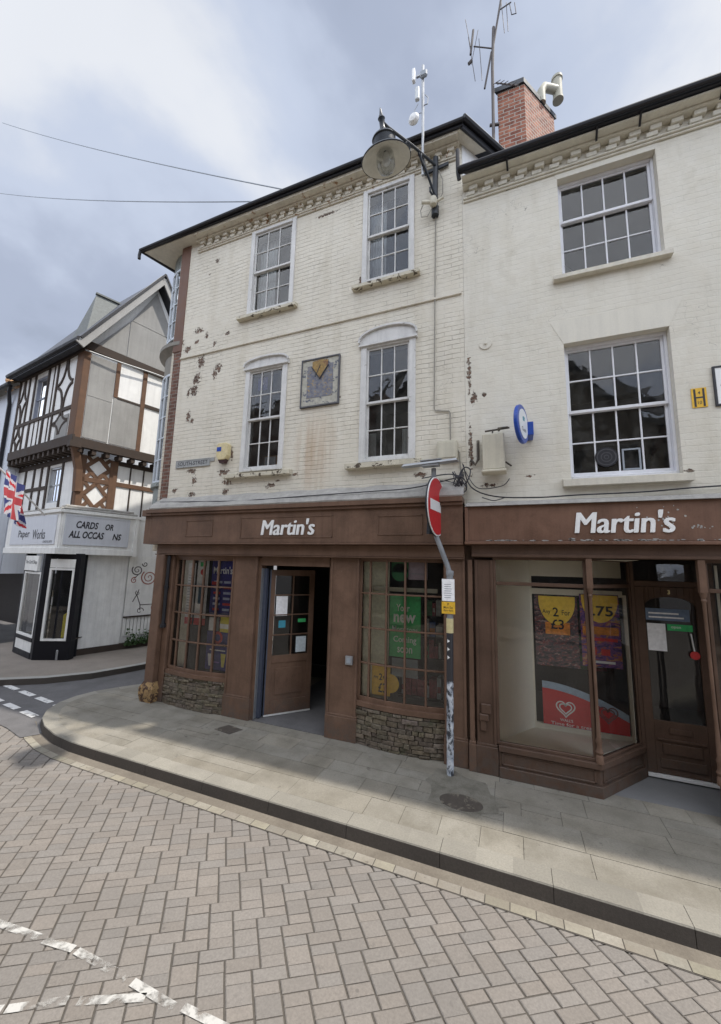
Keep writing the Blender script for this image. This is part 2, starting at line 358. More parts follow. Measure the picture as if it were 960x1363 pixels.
PEEL_R = [(-0.51, 5.33, 0.03, 0.27), (-0.5, 4.18, 0.03, 0.33), (-.45, 4.95, .04, .1), (-.3, 5.0, .04, .03), (.25, 3.75, .06, .02), (1.95, 3.7, .05, .02), (-.25, 3.65, .1, .03), (.1, 8.28, .06, .06)]
CREAM = (.75, .705, .6)
mCreamL = painted_brick('painted brick', CREAM, PEEL_L, 1., rust=[(-3.02, 4.45, .45, .85), (-3.0, 4.1, .3, .6)])
mCreamR = painted_brick('smooth painted brick', (.735, .70, .605), PEEL_R, .6)
mWhitePaint = paint('white window paint', (.70, .69, .66), .5, .78, 6, .55, chip=(.26, .23, .18), chipamt=.64)
mWhiteR = paint('clean white window paint', (.76, .76, .78), .45, .9, 5, .2, chip=(.3, .27, .2), chipamt=.7)
mSill = paint('flaking cream sill', (.66, .61, .48), .8, .75, 9, .45, chip=(.09, .07, .05), chipamt=.56, bmp=.4)
mSillR = paint('cream sill', (.68, .64, .54), .8, .8, 6, .3, chip=(.2, .17, .13), chipamt=.66, bmp=.3)
mBrown = paint('brown shopfront paint', (.172, .103, .069), .55, .55, 3, .55, chip=(.34, .27, .21), chipamt=.70, bmp=.6, spec=.25)
mBrownR = paint('dark brown shopfront paint', (.115, .07, .049), .45, .65, 3, .45, chip=(.3, .26, .22), chipamt=.71, bmp=.5, spec=.25)
mBrownUp = paint('weathered brown timber paint', (.17, .09, .06), .6, .75, 3, .4, bmp=.3)
mLead = paint('lead flashing', (.42, .405, .375), .65, .6, 7, .6, bmp=.5, metal=0, chip=(.2, .19, .18), chipamt=.7)
mBlack = paint('black gutter paint', (.022, .022, .026), .5, .7, 6, .2)
mSlate = paint('slate', (.09, .095, .11), .6, .6, 12, .1, bmp=.5)
mBrick = bare_brick('red brick', (.13, .06, .04), (.26, .12, .08), (.2, .17, .14))
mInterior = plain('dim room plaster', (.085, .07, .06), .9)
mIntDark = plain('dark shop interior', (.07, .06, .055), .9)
mCreamBoard = paint('cream display board', (.74, .69, .57), .7, .93, 2, .08, bmp=.05)
mGlass = glass('window glass'); mGlassShop = glass('shop glass', dirt=.02)
mCurtain = plain('grey curtain', (.5, .52, .52), .9)
mMetal = paint('galvanised steel', (.36, .37, .38), .4, .8, 8, .15, metal=.6)
mDarkMetal = paint('dark painted iron', (.03, .035, .042), .4, .7, 8, .2)
mCream2 = paint('cream plastic', (.62, .58, .46), .6, .85, 6, .4, chip=(.3, .26, .2), chipamt=.7)
mTextW = plain('white lettering', (.82, .82, .8), .5, var=.04)
mTextK = plain('black lettering', (.03, .03, .035), .5)
mBlue = plain('blue enamel', (.02, .07, .36), .3)
mYel = plain('yellow plastic', (.75, .45, .04), .5)
mRed = plain('red print', (.62, .05, .05), .45)
mGreen = plain('green print', (.06, .5, .16), .5)
mNavy = plain('navy print', (.05, .045, .22), .45, var=.3)
def collage(name, cols, sc=9):
    mt, t, b = newmat(name); p = pos(t); n = nz(t, mapv(t, p, (1, 1, 2.2)), sc, 5, .6, .8); c = cols[0]
    for i, cc in enumerate(cols[1:]): c = mixc(t, rng(t, n, .38+.07*i, .41+.07*i), c, cc)
    L_(t, c, b.inputs['Base Color']); b.inputs['Roughness'].default_value = .4; return mt
mPurple = collage('purple collage', [(.03, .02, .08), (.1, .04, .2), (.2, .08, .26), (.45, .14, .05), (.5, .3, .2)])
mOrange = plain('orange print', (.7, .25, .04), .5, var=.3)
mPaper = plain('white paper', (.92, .92, .92), .7)
mGrey = plain('grey print', (.3, .33, .36), .6)
mPinkish = plain('faded print', (.45, .36, .42), .6)
mPale = plain('pale blind', (.78, .76, .6), .8)
# ---------------------------------------------------------------- ground materials
def ground_mat(name, base, rough=.85, tint=True, dirt=(.12, .1, .08), bmp=.4, sc=60, dsc=1.4, damt=.5, stain=.0):
    mt, t, b = newmat(name); p = pos(t)
    c = mixc(t, rng(t, nz(t, p, sc, 6, .7), .3, .7), tuple(x*.8 for x in base), tuple(x*1.15 for x in base))
    if tint:
        a = t.nodes.new('ShaderNodeVertexColor'); a.layer_name = 'tint'; c = mixc(t, 1., c, a.outputs[0], 'MULTIPLY')
    c = mixc(t, rng(t, nz(t, p, dsc, 6, .65), .42, .72, 0, damt), c, dirt)
    c = mixc(t, rng(t, nz(t, mapv(t, p, (.35, 1.1, 1), (0, 0, R(-8))), 1.0, 4, .55), .35, .7, 0, .32), c, tuple(x*.62 for x in base))
    gum = t.nodes.new('ShaderNodeTexVoronoi'); gum.inputs['Scale'].default_value = 3.1; L_(t, p, gum.inputs[0])
    c = mixc(t, rng(t, gum.outputs['Distance'], .045, .03, 0, .55 if stain else 0), c, tuple(x*.45 for x in base))
    if stain:
        c = mixc(t, rng(t, nz(t, p, 6, 6, .7, .3), .62, .68, 0, stain), c, tuple(x*.5 for x in dirt))
    L_(t, c, b.inputs['Base Color']); b.inputs['Roughness'].default_value = rough; b.inputs['Specular IOR Level'].default_value = .3
    n_ = bump(t, nz(t, p, 110, 4, .6), bmp, .004, b); bump(t, nz(t, p, 14, 4, .6), bmp*.6, .01, b, n_); return mt
mSett = ground_mat('block paving', (.232, .213, .192), dirt=(.17, .155, .14), damt=.4, stain=.25)
mJoint = ground_mat('joint grit', (.095, .085, .073), tint=False, damt=.3)
mSlab = ground_mat('york stone slab', (.275, .255, .212), dirt=(.14, .125, .095), damt=.8, bmp=.6, stain=.5, dsc=2.2)
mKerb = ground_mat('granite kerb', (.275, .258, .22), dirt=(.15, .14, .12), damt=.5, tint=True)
mKerbFace = ground_mat('dark kerb face', (.085, .073, .062), tint=False, dirt=(.05, .045, .04))  # kerb face coloured much darker than the kerb top
mTarmac = ground_mat('asphalt', (.15, .145, .145), tint=False, dirt=(.08, .078, .076), damt=.7, dsc=2)
mGutter = ground_mat('gutter asphalt', (.2, .175, .14), tint=False, dirt=(.09, .075, .06), damt=.6, dsc=3)
mCreamSett = ground_mat('cream edge paver', (.3, .28, .235), dirt=(.22, .19, .15), damt=.8, dsc=5, stain=.6)
def worn_paint(name, base, hole=.47):
    mt = bpy.data.materials.new(name); mt.use_nodes = True; t = mt.node_tree; b = t.nodes['Principled BSDF']; o = t.nodes['Material Output']
    p = pos(t); b.inputs['Base Color'].default_value = (*base, 1); b.inputs['Roughness'].default_value = .8
    tr = t.nodes.new('ShaderNodeBsdfTransparent'); mx_ = t.nodes.new('ShaderNodeMixShader')
    L_(t, rng(t, nz(t, p, 8, 4, .6, .5), hole-.04, hole+.14), mx_.inputs[0]); L_(t, b.outputs[0], mx_.inputs[1]); L_(t, tr.outputs[0], mx_.inputs[2]); L_(t, mx_.outputs[0], o.inputs[0]); return mt
mLine = worn_paint('worn white road paint', (.5, .49, .46), .45)
mLineFar = worn_paint('white give way paint', (.66, .65, .63), .58)

ZR = -.13     # road level; the pavement top is 0
# ---------------------------------------------------------------- ground, road, kerb, pavement
g = MB(); g.quad((-600, -600, ZR-.02), (600, -600, ZR-.02), (600, 900, ZR-.02), (-600, 900, ZR-.02)); obj('ground', g, mTarmac, kind='structure')

# kerb line (outer edge of the kerb top), from the right end round the corner and up the side street
KO = [(12, 3.79), (-5.2, 3.79), (-5.75, 3.80), (-6.2, 3.85), (-6.65, 3.97), (-7.0, 4.13), (-7.28, 4.35), (-7.48, 4.65), (-7.56, 4.98), (-7.52, 5.3), (-7.36, 5.65), (-7.14, 6.0), (-6.95, 7.0), (-6.4, 10), (-5.2, 16)]
def offset(poly, d):
    o = []
    for i, p in enumerate(poly):
        a = Vector(poly[max(i-1, 0)]); b = Vector(poly[min(i+1, len(poly)-1)]); t = (b-a).normalized(); o.append((p[0]+t.y*d, p[1]-t.x*d))
    return o
def resample(poly, step):
    out_ = [poly[0]]; 
    for a, b in zip(poly[:-1], poly[1:]):
        n = max(1, int(round((Vector(b)-Vector(a)).length/step)))
        for i in range(1, n+1): out_.append((a[0]+(b[0]-a[0])*i/n, a[1]+(b[1]-a[1])*i/n))
    return out_
KW = .2
def strip(mb, A, B, z, mi=0, colf=None, gap=0):
    for i in range(len(A)-1):
        a0, a1, b0, b1 = Vector(A[i]), Vector(A[i+1]), Vector(B[i]), Vector(B[i+1])
        if gap: 
            ta = (a1-a0).normalized()*gap; tb = (b1-b0).normalized()*gap; a0 += ta; a1 -= ta; b0 += tb; b1 -= tb
        mb.add([(a0.x, a0.y, z), (a1.x, a1.y, z), (b1.x, b1.y, z), (b0.x, b0.y, z)], [(0, 1, 2, 3)], mi, colf() if colf else None)
kp = resample(KO, .3)
kin = offset(kp, KW); 
kb = MB()
i = 0; rs = random.Random(3)
ext = lambda q, d: offset(kp, d)[q]
Oin, O1, O2, O3 = offset(kp, -KW), kp, offset(kp, .006), offset(kp, .02)
# orientation check: pavement lies on the +y side of the straight kerb
if Oin[3][1] < kp[3][1]: Oin, O2, O3 = offset(kp, KW), offset(kp, -.006), offset(kp, -.02); SG = 1
else: SG = -1
OB = offset(kp, -SG*(-.0)) 
for i in range(len(kp)-1):
    tint = rs.uniform(.85, 1.12); col = (tint, tint, tint*.99)
    a, b = i, i+1
    e0 = .004 if i % 3 == 0 else 0; 
    def P(lst, k, z, e=0):
        q = Vector(lst[k]); 
        if e: q = q+(Vector(lst[b if k == a else a])-q).normalized()*e
        return (q.x, q.y, z)
    # top, chamfer, face
    kb.add([P(Oin, a, 0, e0), P(Oin, b, 0), P(O1, b, 0), P(O1, a, 0, e0)], [(0, 1, 2, 3)], 0, col)
    kb.add([P(O1, a, 0, e0), P(O1, b, 0), P(O2, b, -.012), P(O2, a, -.012, e0)], [(0, 1, 2, 3)], 0, col)
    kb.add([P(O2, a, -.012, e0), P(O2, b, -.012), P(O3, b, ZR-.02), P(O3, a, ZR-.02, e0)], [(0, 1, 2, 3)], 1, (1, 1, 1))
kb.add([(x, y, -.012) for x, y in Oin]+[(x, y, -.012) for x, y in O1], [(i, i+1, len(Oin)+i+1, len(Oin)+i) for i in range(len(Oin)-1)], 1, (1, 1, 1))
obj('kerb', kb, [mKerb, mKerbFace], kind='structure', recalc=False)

# pavement slabs, clipped by the kerb's inner line
inner = [Oin[i] for i in range(len(Oin))]
reg = [(12, 3.98)] + [q for q in inner if q[0] < 11.9 and q[1] < 12] + [(-5.6, 12), (12, 12)]
def clip(poly, a, b):
    out_ = []
    for i in range(len(poly)):
        p, q = poly[i], poly[(i+1) % len(poly)]
        sp_ = (b[0]-a[0])*(p[1]-a[1])-(b[1]-a[1])*(p[0]-a[0]); sq = (b[0]-a[0])*(q[1]-a[1])-(b[1]-a[1])*(q[0]-a[0])
        if sp_ <= 1e-9: out_.append(p)
        if (sp_ < -1e-9 and sq > 1e-9) or (sp_ > 1e-9 and sq < -1e-9):
            k = sp_/(sp_-sq); out_.append((p[0]+(q[0]-p[0])*k, p[1]+(q[1]-p[1])*k))
    return out_
clipE = [(inner[i+1], inner[i]) for i in range(len(inner)-1)]
cvx = []
for a, b in clipE:     # keep only edges where the line is convex towards the pavement
    cvx.append((a, b))
pv = MB(); base = MB(); inner = [(-.0+x, y) for x, y in (offset(kp, (-KW+.03) if SG == -1 else (KW-.03)))]; cvx = [(inner[i+1], inner[i]) for i in range(len(inner)-1)]
bp = [q for q in Oin]
base.add([(x, y, -.008) for x, y in bp]+[(12, 16, -.008)], [tuple(range(len(bp)+1))])
obj('pavement_bed', base, mJoint, kind='structure', recalc=False)
rows = [3.98, 4.3, 4.62, 4.86, 5.2, 5.5, 5.9, 6.4, 7.0, 8.0]
rs = random.Random(11)
for r_ in range(len(rows)-1):
    x = -7.6
    while x < 12:
        L = rs.choice([.38, .55, .7, .9, 1.15]) if r_ < 6 else 1.0
        y0, y1 = rows[r_], rows[r_+1]
        cells = [(x, x+L, y0, y1)]
        if rs.random() < .18: ym = y0+(y1-y0)*.5; cells = [(x, x+L, y0, ym), (x, x+L, ym, y1)]
        for (xa, xb, ya, yb) in cells:
            gp = .0022; poly = [(xa+gp, ya+gp), (xb-gp, ya+gp), (xb-gp, yb-gp), (xa+gp, yb-gp)]
            for a, b in cvx:
                if max(a[0], b[0]) < -5 and ((ya < 5.85 and max(a[1], b[1]) < 6.02) or (ya > 5.85 and min(a[1], b[1]) > 5.98)): 
                    poly = clip(poly, b, a) if SG == 1 else clip(poly, a, b)
                    if len(poly) < 3: break
            if len(poly) < 3: continue
            k = rs.uniform(.9, 1.07); wv = rs.uniform(-.01, .02); dz = rs.uniform(-.0015, .0015)
            n = len(poly)
            pv.add([(px_, py_, dz) for px_, py_ in poly]+[(px_, py_, -.02) for px_, py_ in poly], [tuple(range(n))]+[(i, n+i, n+(i+1) % n, (i+1) % n) for i in range(n)], 0, (k*(1+wv), k, k*(1-wv*1.5)))
        x += L
obj('pavement', pv, mSlab, kind='structure', recalc=False)

# block paved road: stair-step bond of oblong and stacked blocks
e1 = Vector((math.cos(R(32)), math.sin(R(32)))); e2 = Vector((math.cos(R(-49)), math.sin(R(-49))))
W_, D_, HH = .168, .09, .285
rd = MB(); rs = random.Random(5)
def sett(u0, u1, v0, v1):
    c = e1*((u0+u1)/2)+e2*((v0+v1)/2)+Vector((-2, 3))
    if not (-13 < c.x < 7 and -5 < c.y < 4.15): return
    if c.y > 3.8 and c.x > -5.4: return
    gp, ch = .0055, .007
    z = ZR+rs.uniform(-.0016, .0016); tx, ty = rs.uniform(-.008, .008), rs.uniform(-.008, .008)
    def P(u, v, dz):
        q = e1*u+e2*v+Vector((-2, 3)); return (q.x, q.y, z+dz+(q.x-c.x)*tx+(q.y-c.y)*ty)
    j = lambda: rs.uniform(-.0015, .0015)
    a0, a1, b0, b1 = u0+gp+.001+j(), u1-gp-.001+j(), v0+gp*.5+j(), v1-gp*.5+j()
    o_ = [(a0, b0), (a1, b0), (a1, b1), (a0, b1)]; i_ = [(a0+ch, b0+ch), (a1-ch, b0+ch), (a1-ch, b1-ch), (a0+ch, b1-ch)]
    k = rs.uniform(.9, 1.06); wv = rs.uniform(-.012, .03); t_ = (k*(1+wv), k, k*(1-wv))
    rd.add([P(u, v, 0) for u, v in i_]+[P(u, v, -.0045) for u, v in o_]+[P(u, v, -.02) for u, v in o_],
           [(3, 2, 1, 0)]+[(i, (i+1) % 4, 4+(i+1) % 4, 4+i) for i in range(4)]+[(4+i, 4+(i+1) % 4, 8+(i+1) % 4, 8+i) for i in range(4)], 0, t_)
for k in range(-90, 90):
    for n in range(-45, 46):
        u = k*W_+n*.35*W_; v = k*D_-n*(D_+HH)
        sett(u, u+1.35*W_, v-D_, v)
        f1, f2 = .27, .72
        sett(u, u+W_, v, v+HH*f1); sett(u, u+W_, v+HH*f1, v+HH*f2); sett(u, u+W_, v+HH*f2, v+HH)
obj('road', rd, mSett, kind='structure', recalc=True)
jb = MB(); jb.quad((-14, -6, ZR-.008), (14, -6, ZR-.008), (14, 4.2, ZR-.008), (-14, 4.2, ZR-.008)); obj('road_bed', jb, mJoint, kind='structure')

# gutter channel and the row of cream edge pavers
sgn = 1 if SG == -1 else -1
gA, gB = offset(kp, .015*sgn*1), offset(kp, .135*sgn)
if gB[3][1] > kp[3][1]: sgn = -sgn; gA, gB = offset(kp, .015*sgn), offset(kp, .135*sgn)
lim = [i for i, q in enumerate(kp) if q[0] > -7.35 and q[1] < 4.5]
gt = MB(); strip(gt, [gA[i] for i in lim], [gB[i] for i in lim], ZR+.004); obj('gutter', gt, mGutter, kind='structure')
fine = resample(KO, .19); l2 = [i for i, q in enumerate(fine) if q[0] > -6.9 and q[1] < 4.1]
cA, cB = offset(fine, .135*sgn), offset(fine, .222*sgn); cs = MB(); rs = random.Random(8)
def cc_():
    k = rs.uniform(.7, 1.15); return (k, k*rs.uniform(.97, 1.0), k*rs.uniform(.88, 1.))
strip(cs, [cA[i] for i in l2], [cB[i] for i in l2], ZR+.0055, 0, cc_, .004); obj('edge_pavers', cs, mCreamSett, kind='structure')
ck = MB(); strip(ck, [offset(fine, .131*sgn)[i] for i in l2], [offset(fine, .23*sgn)[i] for i in l2], ZR+.0025); obj('edge_paver_bed', ck, mJoint, kind='structure')

# asphalt side street
sa = MB(); zs = ZR+.007
sa.add([(x, y, zs) for x, y in [(-6.7, 3.93), (-7.25, 4.2), (-8.9, 4.32), (-10.6, 4.55), (-14, 5.0), (-14, 12), (-9, 30), (-4.5, 30), (-5.0, 14), (-6.8, 6)]], [tuple(range(10))])
obj('side_street', sa, mTarmac, kind='structure', recalc=False)
db = MB(); db.add([(x, y, zs+.004) for x, y in [(-6.68, 3.94), (-6.8, 3.75), (-7.35, 3.86), (-9, 4.02), (-12, 4.4), (-12, 4.7), (-9, 4.33), (-7.3, 4.2)]], [tuple(range(8))])
obj('tarmac_patch', db, mTarmac, kind='structure', recalc=False)
rm = MB()
def dash(a, b, wd, z=None):
    a = Vector(a); b = Vector(b); t = (b-a).normalized(); n = Vector((-t.y, t.x))*wd/2; z = z or zs+.008
    rm.quad((*(a-n), z), (*(b-n), z), (*(b+n), z), (*(a+n), z))
d0 = Vector((-8.34, 4.75)); dd = Vector((.985, -.115)).normalized()
for k in range(6): a = Vector((-10.55, 5.1))+dd*(.68*k-.6); dash(a, a+dd*.5, .11)
for k in range(6): a = Vector((-10.3, 4.63))+dd*(.66*k-.9); dash(a, a+dd*.45, .11)
obj('give_way_markings', rm, mLineFar, kind='structure'); rm = MB()
for p_, q_ in (((-3.9, 1.93), (-3.15, 2.03)), ((-3.1, 2.03), (-2.85, 2.07)), ((-2.82, 2.07), (-2.35, 2.08)), ((-2.3, 2.08), (-1.95, 2.08)), ((-1.9, 2.1), (-1.5, 2.12)), ((-1.5, 2.12), (-.9, 2.14)), ((-3.4, 1.35), (-2.86, 1.68)), ((-2.84, 1.69), (-2.56, 1.86)), ((-2.5, 1.88), (-2.15, 2.05))): dash(p_, q_, .05, ZR+.006)
obj('road_markings', rm, mLine, kind='structure')

# far pavement in front of the timber framed building
FK = [(-14, 3.4), (-11.2, 4.35), (-9.95, 4.88), (-9.25, 5.4), (-8.75, 6.05), (-8.55, 6.65), (-8.35, 7.4), (-7.6, 10), (-6.5, 16)]
fp_ = MB(); fk = resample(FK, .4)
fi = offset(fk, -.18) 
if fi[2][1] < fk[2][1]: fi = offset(fk, .18)
fp_.add([(x, y, 0) for x, y in fk]+[(x, y, 0) for x, y in fi], [(i, i+1, len(fk)+i+1, len(fk)+i) for i in range(len(fk)-1)], 1)
fp_.add([(x, y, 0) for x, y in fk]+[(x, y, ZR-.02) for x, y in fk], [(i, i+1, len(fk)+i+1, len(fk)+i) for i in range(len(fk)-1)], 2)
fp_.add([(x, y, -.003) for x, y in fi]+[(-14, 16, -.003)], [tuple(range(len(fi)+1))], 0)
mSlabFar = ground_mat('far pavement', (.27, .235, .2), tint=False, dirt=(.15, .13, .11)); mKerb2 = ground_mat('far kerb', (.36, .35, .32), tint=False, dirt=(.2, .19, .17))
obj('far_pavement', fp_, [mSlabFar, mKerb2, mKerbFace], kind='structure', recalc=False)

pt = MB(); rs = random.Random(2)
pp = [(-.95, 4.64), (-.9, 4.52), (-.78, 4.49), (-.7, 4.42), (-.55, 4.43), (-.42, 4.40), (-.36, 4.5), (-.22, 4.53), (-.24, 4.66), (-.1, 4.74), (-.16, 4.86), (-.3, 4.9), (-.36, 5.08), (-.6, 5.12), (-.72, 5.26), (-.95, 5.22), (-.98, 5.0), (-1.05, 4.9), (-.98, 4.78)]
pt.add([(x+rs.uniform(-.03, .03), y+rs.uniform(-.03, .03), .0022) for x, y in pp], [tuple(range(len(pp)))])
obj('pavement_repair', pt, ground_mat('mossy cement repair', (.21, .195, .16), tint=False, dirt=(.09, .085, .065), damt=.8, dsc=7, bmp=.9), kind='structure', recalc=False)
# covers set in the pavement
def cover(name, pts, label, mat, z=.004):
    c = MB(); n = len(pts)
    c.add([(x, y, -.004) for x, y in pts]+[(x, y, z) for x, y in pts], [tuple(range(n, 2*n))]+[(i, (i+1) % n, n+(i+1) % n, n+i) for i in range(n)])
    xs = [p[0] for p in pts]; ys = [p[1] for p in pts]; x0, x1, y0, y1 = min(xs), max(xs), min(ys), max(ys)
    return obj(name, c, mat, label=label, cat='drain cover', group='iron covers in the pavement', bevel=.002)
mIron = paint('rusty iron', (.1, .085, .07), .7, .5, 14, .2, chip=(.16, .14, .11), chipamt=.56, bmp=.8)
cover('manhole_cover', [(-.59+.23*math.cos(2*math.pi*i/28), 4.6+.15*math.sin(2*math.pi*i/28)) for i in range(28)], 'dark oval iron cover in the pavement near the foot of the no entry post', mIron)
cover('manhole_cover', [(-4.27, 4.93), (-3.95, 4.88), (-3.87, 5.09), (-4.18, 5.14)], 'small rusty square cover in the pavement before the open shop door', mIron)

# ================================================================ building helpers
def wall_open(mb, fr, u0, u1, z0, z1, ops, th=.28, mi=0, back=True):
    us = sorted({u0, u1} | {v for o in ops for v in o[:2] if u0 < v < u1}); zs_ = sorted({z0, z1} | {v for o in ops for v in o[2:] if z0 < v < z1})
    def solid(i, j):
        if i < 0 or j < 0 or i >= len(us)-1 or j >= len(zs_)-1: return False
        u = (us[i]+us[i+1])/2; z = (zs_[j]+zs_[j+1])/2
        return not any(a < u < b and c < z < d for a, b, c, d in ops)
    for i in range(len(us)-1):
        for j in range(len(zs_)-1):
            if not solid(i, j): continue
            a, b, c, d = us[i], us[i+1], zs_[j], zs_[j+1]; p = fr.p
            mb.quad(p(a, c), p(b, c), p(b, d), p(a, d), mi)
            if back: mb.quad(p(b, c, -th), p(a, c, -th), p(a, d, -th), p(b, d, -th), mi)
            if not solid(i-1, j): mb.quad(p(a, c, -th), p(a, c), p(a, d), p(a, d, -th), mi)
            if not solid(i+1, j): mb.quad(p(b, c), p(b, c, -th), p(b, d, -th), p(b, d), mi)
            if not solid(i, j-1): mb.quad(p(a, c, -th), p(b, c, -th), p(b, c), p(a, c), mi)
            if not solid(i, j+1): mb.quad(p(a, d), p(b, d), p(b, d, -th), p(a, d, -th), mi)

def sash_window(parent, fr, u0, u1, z0, z1, cols, rows_up, rows_lo, o, frame=.11, fz=.06, arch=None, sill=None, sillm=None, boxed=True, curtain=None, low_open=0, label=None, rail=None, wm=None):
    """box frame with an upper sash in front and a lower sash behind; o = front of the frame"""
    wm = wm or mWhitePaint; f = MB()
    f.box(fr, u0, u0+frame, z0, z1, o-.12, o); f.box(fr, u1-frame, u1, z0, z1, o-.12, o)
    f.box(fr, u0+frame, u1-frame, z1-fz, z1, o-.12, o-.001); f.box(fr, u0+frame, u1-frame, z0, z0+.05, o-.12, o+.012)
    wn = obj('window', f, wm, parent, bevel=.005, label=label)
    a, b = u0+frame, u1-frame; c, d = z0+.05, z1-fz; mid = rail if rail else c+(d-c)*rows_lo/(rows_up+rows_lo)
    st, bar = .032, .019
    for nm, zz0, zz1, nr, oo, tr_, br_ in (('upper_sash', mid-.018, d, rows_up, o-.035, .035, .04), ('lower_sash', c, mid+.018, rows_lo, o-.075, .036, .06)):
        s = MB(); t = .035
        s.box(fr, a+.001, a+st, zz0, zz1, oo-t, oo); s.box(fr, b-st, b-.001, zz0, zz1, oo-t, oo)
        s.box(fr, a+st, b-st, zz1-tr_, zz1, oo-t, oo-.001); s.box(fr, a+st, b-st, zz0, zz0+br_, oo-t, oo-.001)
        ga, gb, gc, gd = a+st, b-st, zz0+br_, zz1-tr_
        for k in range(1, cols): x = ga+(gb-ga)*k/cols; s.box(fr, x-bar/2, x+bar/2, gc, gd, oo-t+.004, oo-.004)
        for k in range(1, nr): z = gc+(gd-gc)*k/nr; s.box(fr, ga, gb, z-bar/2, z+bar/2, oo-t+.006, oo-.006)
        so_ = obj(nm, s, wm, wn, bevel=.003)
        q = MB()
        for k in range(cols):
            for l in range(nr):
                x0, x1 = ga+(gb-ga)*k/cols, ga+(gb-ga)*(k+1)/cols; y0, y1 = gc+(gd-gc)*l/nr, gc+(gd-gc)*(l+1)/nr
                j = lambda: random.uniform(-.0035, .0035)
                q.quad(fr.p(x0, y0, oo-.02+j()), fr.p(x1, y0, oo-.02+j()), fr.p(x1, y1, oo-.02+j()), fr.p(x0, y1, oo-.02+j()))
        obj('glass', q, mGlass, wn, recalc=False)
    if sill:
        s = MB(); su0, su1, sz0, sz1, so1 = sill
        n = 14
        for k in range(n):   # a slightly uneven stone sill
            x0, x1 = su0+(su1-su0)*k/n, su0+(su1-su0)*(k+1)/n
            e = .006 if sillm is mSill else .001
            if k == 0: pr = (random.uniform(-e, e), random.uniform(-e, e))
            nx = (random.uniform(-e, e), random.uniform(-e, e))
            p = fr.p
            s.add([p(x0, sz0+pr[0], -.02), p(x1, sz0+nx[0], -.02), p(x1, sz0+nx[0], so1+nx[1]), p(x0, sz0+pr[0], so1+pr[1]), p(x0, sz1+.015, -.02), p(x1, sz1+.015, -.02), p(x1, sz1-.015+nx[0], so1+nx[1]), p(x0, sz1-.015+pr[0], so1+pr[1])],
                  [(0, 3, 2, 1), (4, 5, 6, 7), (2, 3, 7, 6)]+([(3, 0, 4, 7)] if k == 0 else [])+([(1, 2, 6, 5)] if k == n-1 else []))
            pr = nx
        obj('sill', s, sillm or mSill, wn)
    if arch:
        za, zb = arch; n = 14; A = MB(); uc = (u0+u1)/2; hw = (u1-u0)/2+.03
        pts = [(uc-hw, za)]+[(uc+hw*math.cos(math.pi-math.pi*k/n), za+.04+(zb-za-.04)*math.sin(math.pi*k/n)**.8) for k in range(n+1)]+[(uc+hw, za)]
        A.prism(fr, pts, -.02, o+.004); 
        inn = [(uc+(u-uc)*1.0, z) for u, z in pts[1:-1]]
        for k in range(len(inn)-1): A.bar(fr.p(*inn[k], o+.02), fr.p(*inn[k+1], o+.02), .05, .028)
        A.box(fr, u0-.03, u1+.03, za-.03, za, -.02, o+.035)
        obj('arched_head', A, mWhitePaint, wn)
    if curtain:
        for (x0, x1, y0, y1, mm) in curtain:
            cm = MB(); n = 12
            for k in range(n):
                xa, xb = x0+(x1-x0)*k/n, x0+(x1-x0)*(k+1)/n; oa, ob = -.22-.02*(k % 2), -.22-.02*((k+1) % 2)
                cm.quad(fr.p(xa, y0, oa), fr.p(xb, y0, ob), fr.p(xb, y1, ob), fr.p(xa, y1, oa))
            obj('curtain', cm, mm, wn, recalc=False)
    return wn

# ================================================================ the corner building
BL = thing('corner_building', (-3.4, 5.45, 0), 'cream painted brick corner building with brown shopfront, open door and wide overhanging eaves', 'building')
BR = thing('shop_building', (1.2, 5.45, 0), 'lower cream painted building with wide sash windows over a brown shopfront with a recessed door', 'building')
opL = [(-4.65, -3.64, 7.28, 9.07), (-2.25, -1.35, 7.28, 9.07), (-4.56, -3.67, 4.14, 6.12), (-2.22, -1.32, 4.13, 6.12)]
wl = MB(); wall_open(wl, F0, -6.30, -.57, 2.7, 9.38, opL)
FE = Fr(-.57, 5.45, 53); 
wl.box(Fr(-6.42, 5.53, 100), 0, 6, 2.7, 9.35, -.2, -.01)
wl.add([(-6.4, 10, 2.7), (3, 10, 2.7), (3, 10, 9.4), (-6.4, 10, 9.4)], [(0, 1, 2, 3)])
obj('wall', wl, mCreamL, BL, recalc=False)
em = MB(); em.box(FE, .02, 6.0, 8.2, 9.34, -.2, 0); obj('side_wall', em, paint('bright white render', (.8, .8, .79), .8, .9, 4, .3, chip=(.3, .27, .24), chipamt=.7), BL)
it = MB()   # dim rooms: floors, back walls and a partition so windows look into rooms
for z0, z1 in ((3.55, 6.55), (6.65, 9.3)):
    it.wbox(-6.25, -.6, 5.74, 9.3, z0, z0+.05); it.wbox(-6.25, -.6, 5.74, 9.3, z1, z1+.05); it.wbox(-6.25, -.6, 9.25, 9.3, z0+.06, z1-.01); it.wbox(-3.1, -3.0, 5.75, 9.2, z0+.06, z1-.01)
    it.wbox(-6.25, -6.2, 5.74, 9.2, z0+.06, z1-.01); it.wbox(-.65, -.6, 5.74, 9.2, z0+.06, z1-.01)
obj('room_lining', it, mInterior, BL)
# corner strip: brown painted timber above, bare brick below
cs_ = MB(); cs_.box(F0, -6.55, -6.30, 6.86, 9.33, -.25, .012); obj('corner_board', cs_, mBrownUp, BL, bevel=.006)
cq = MB(); cq.box(F0, -6.50, -6.303, 3.55, 6.855, -.25, .004); obj('brick_corner', cq, mBrick, BL)
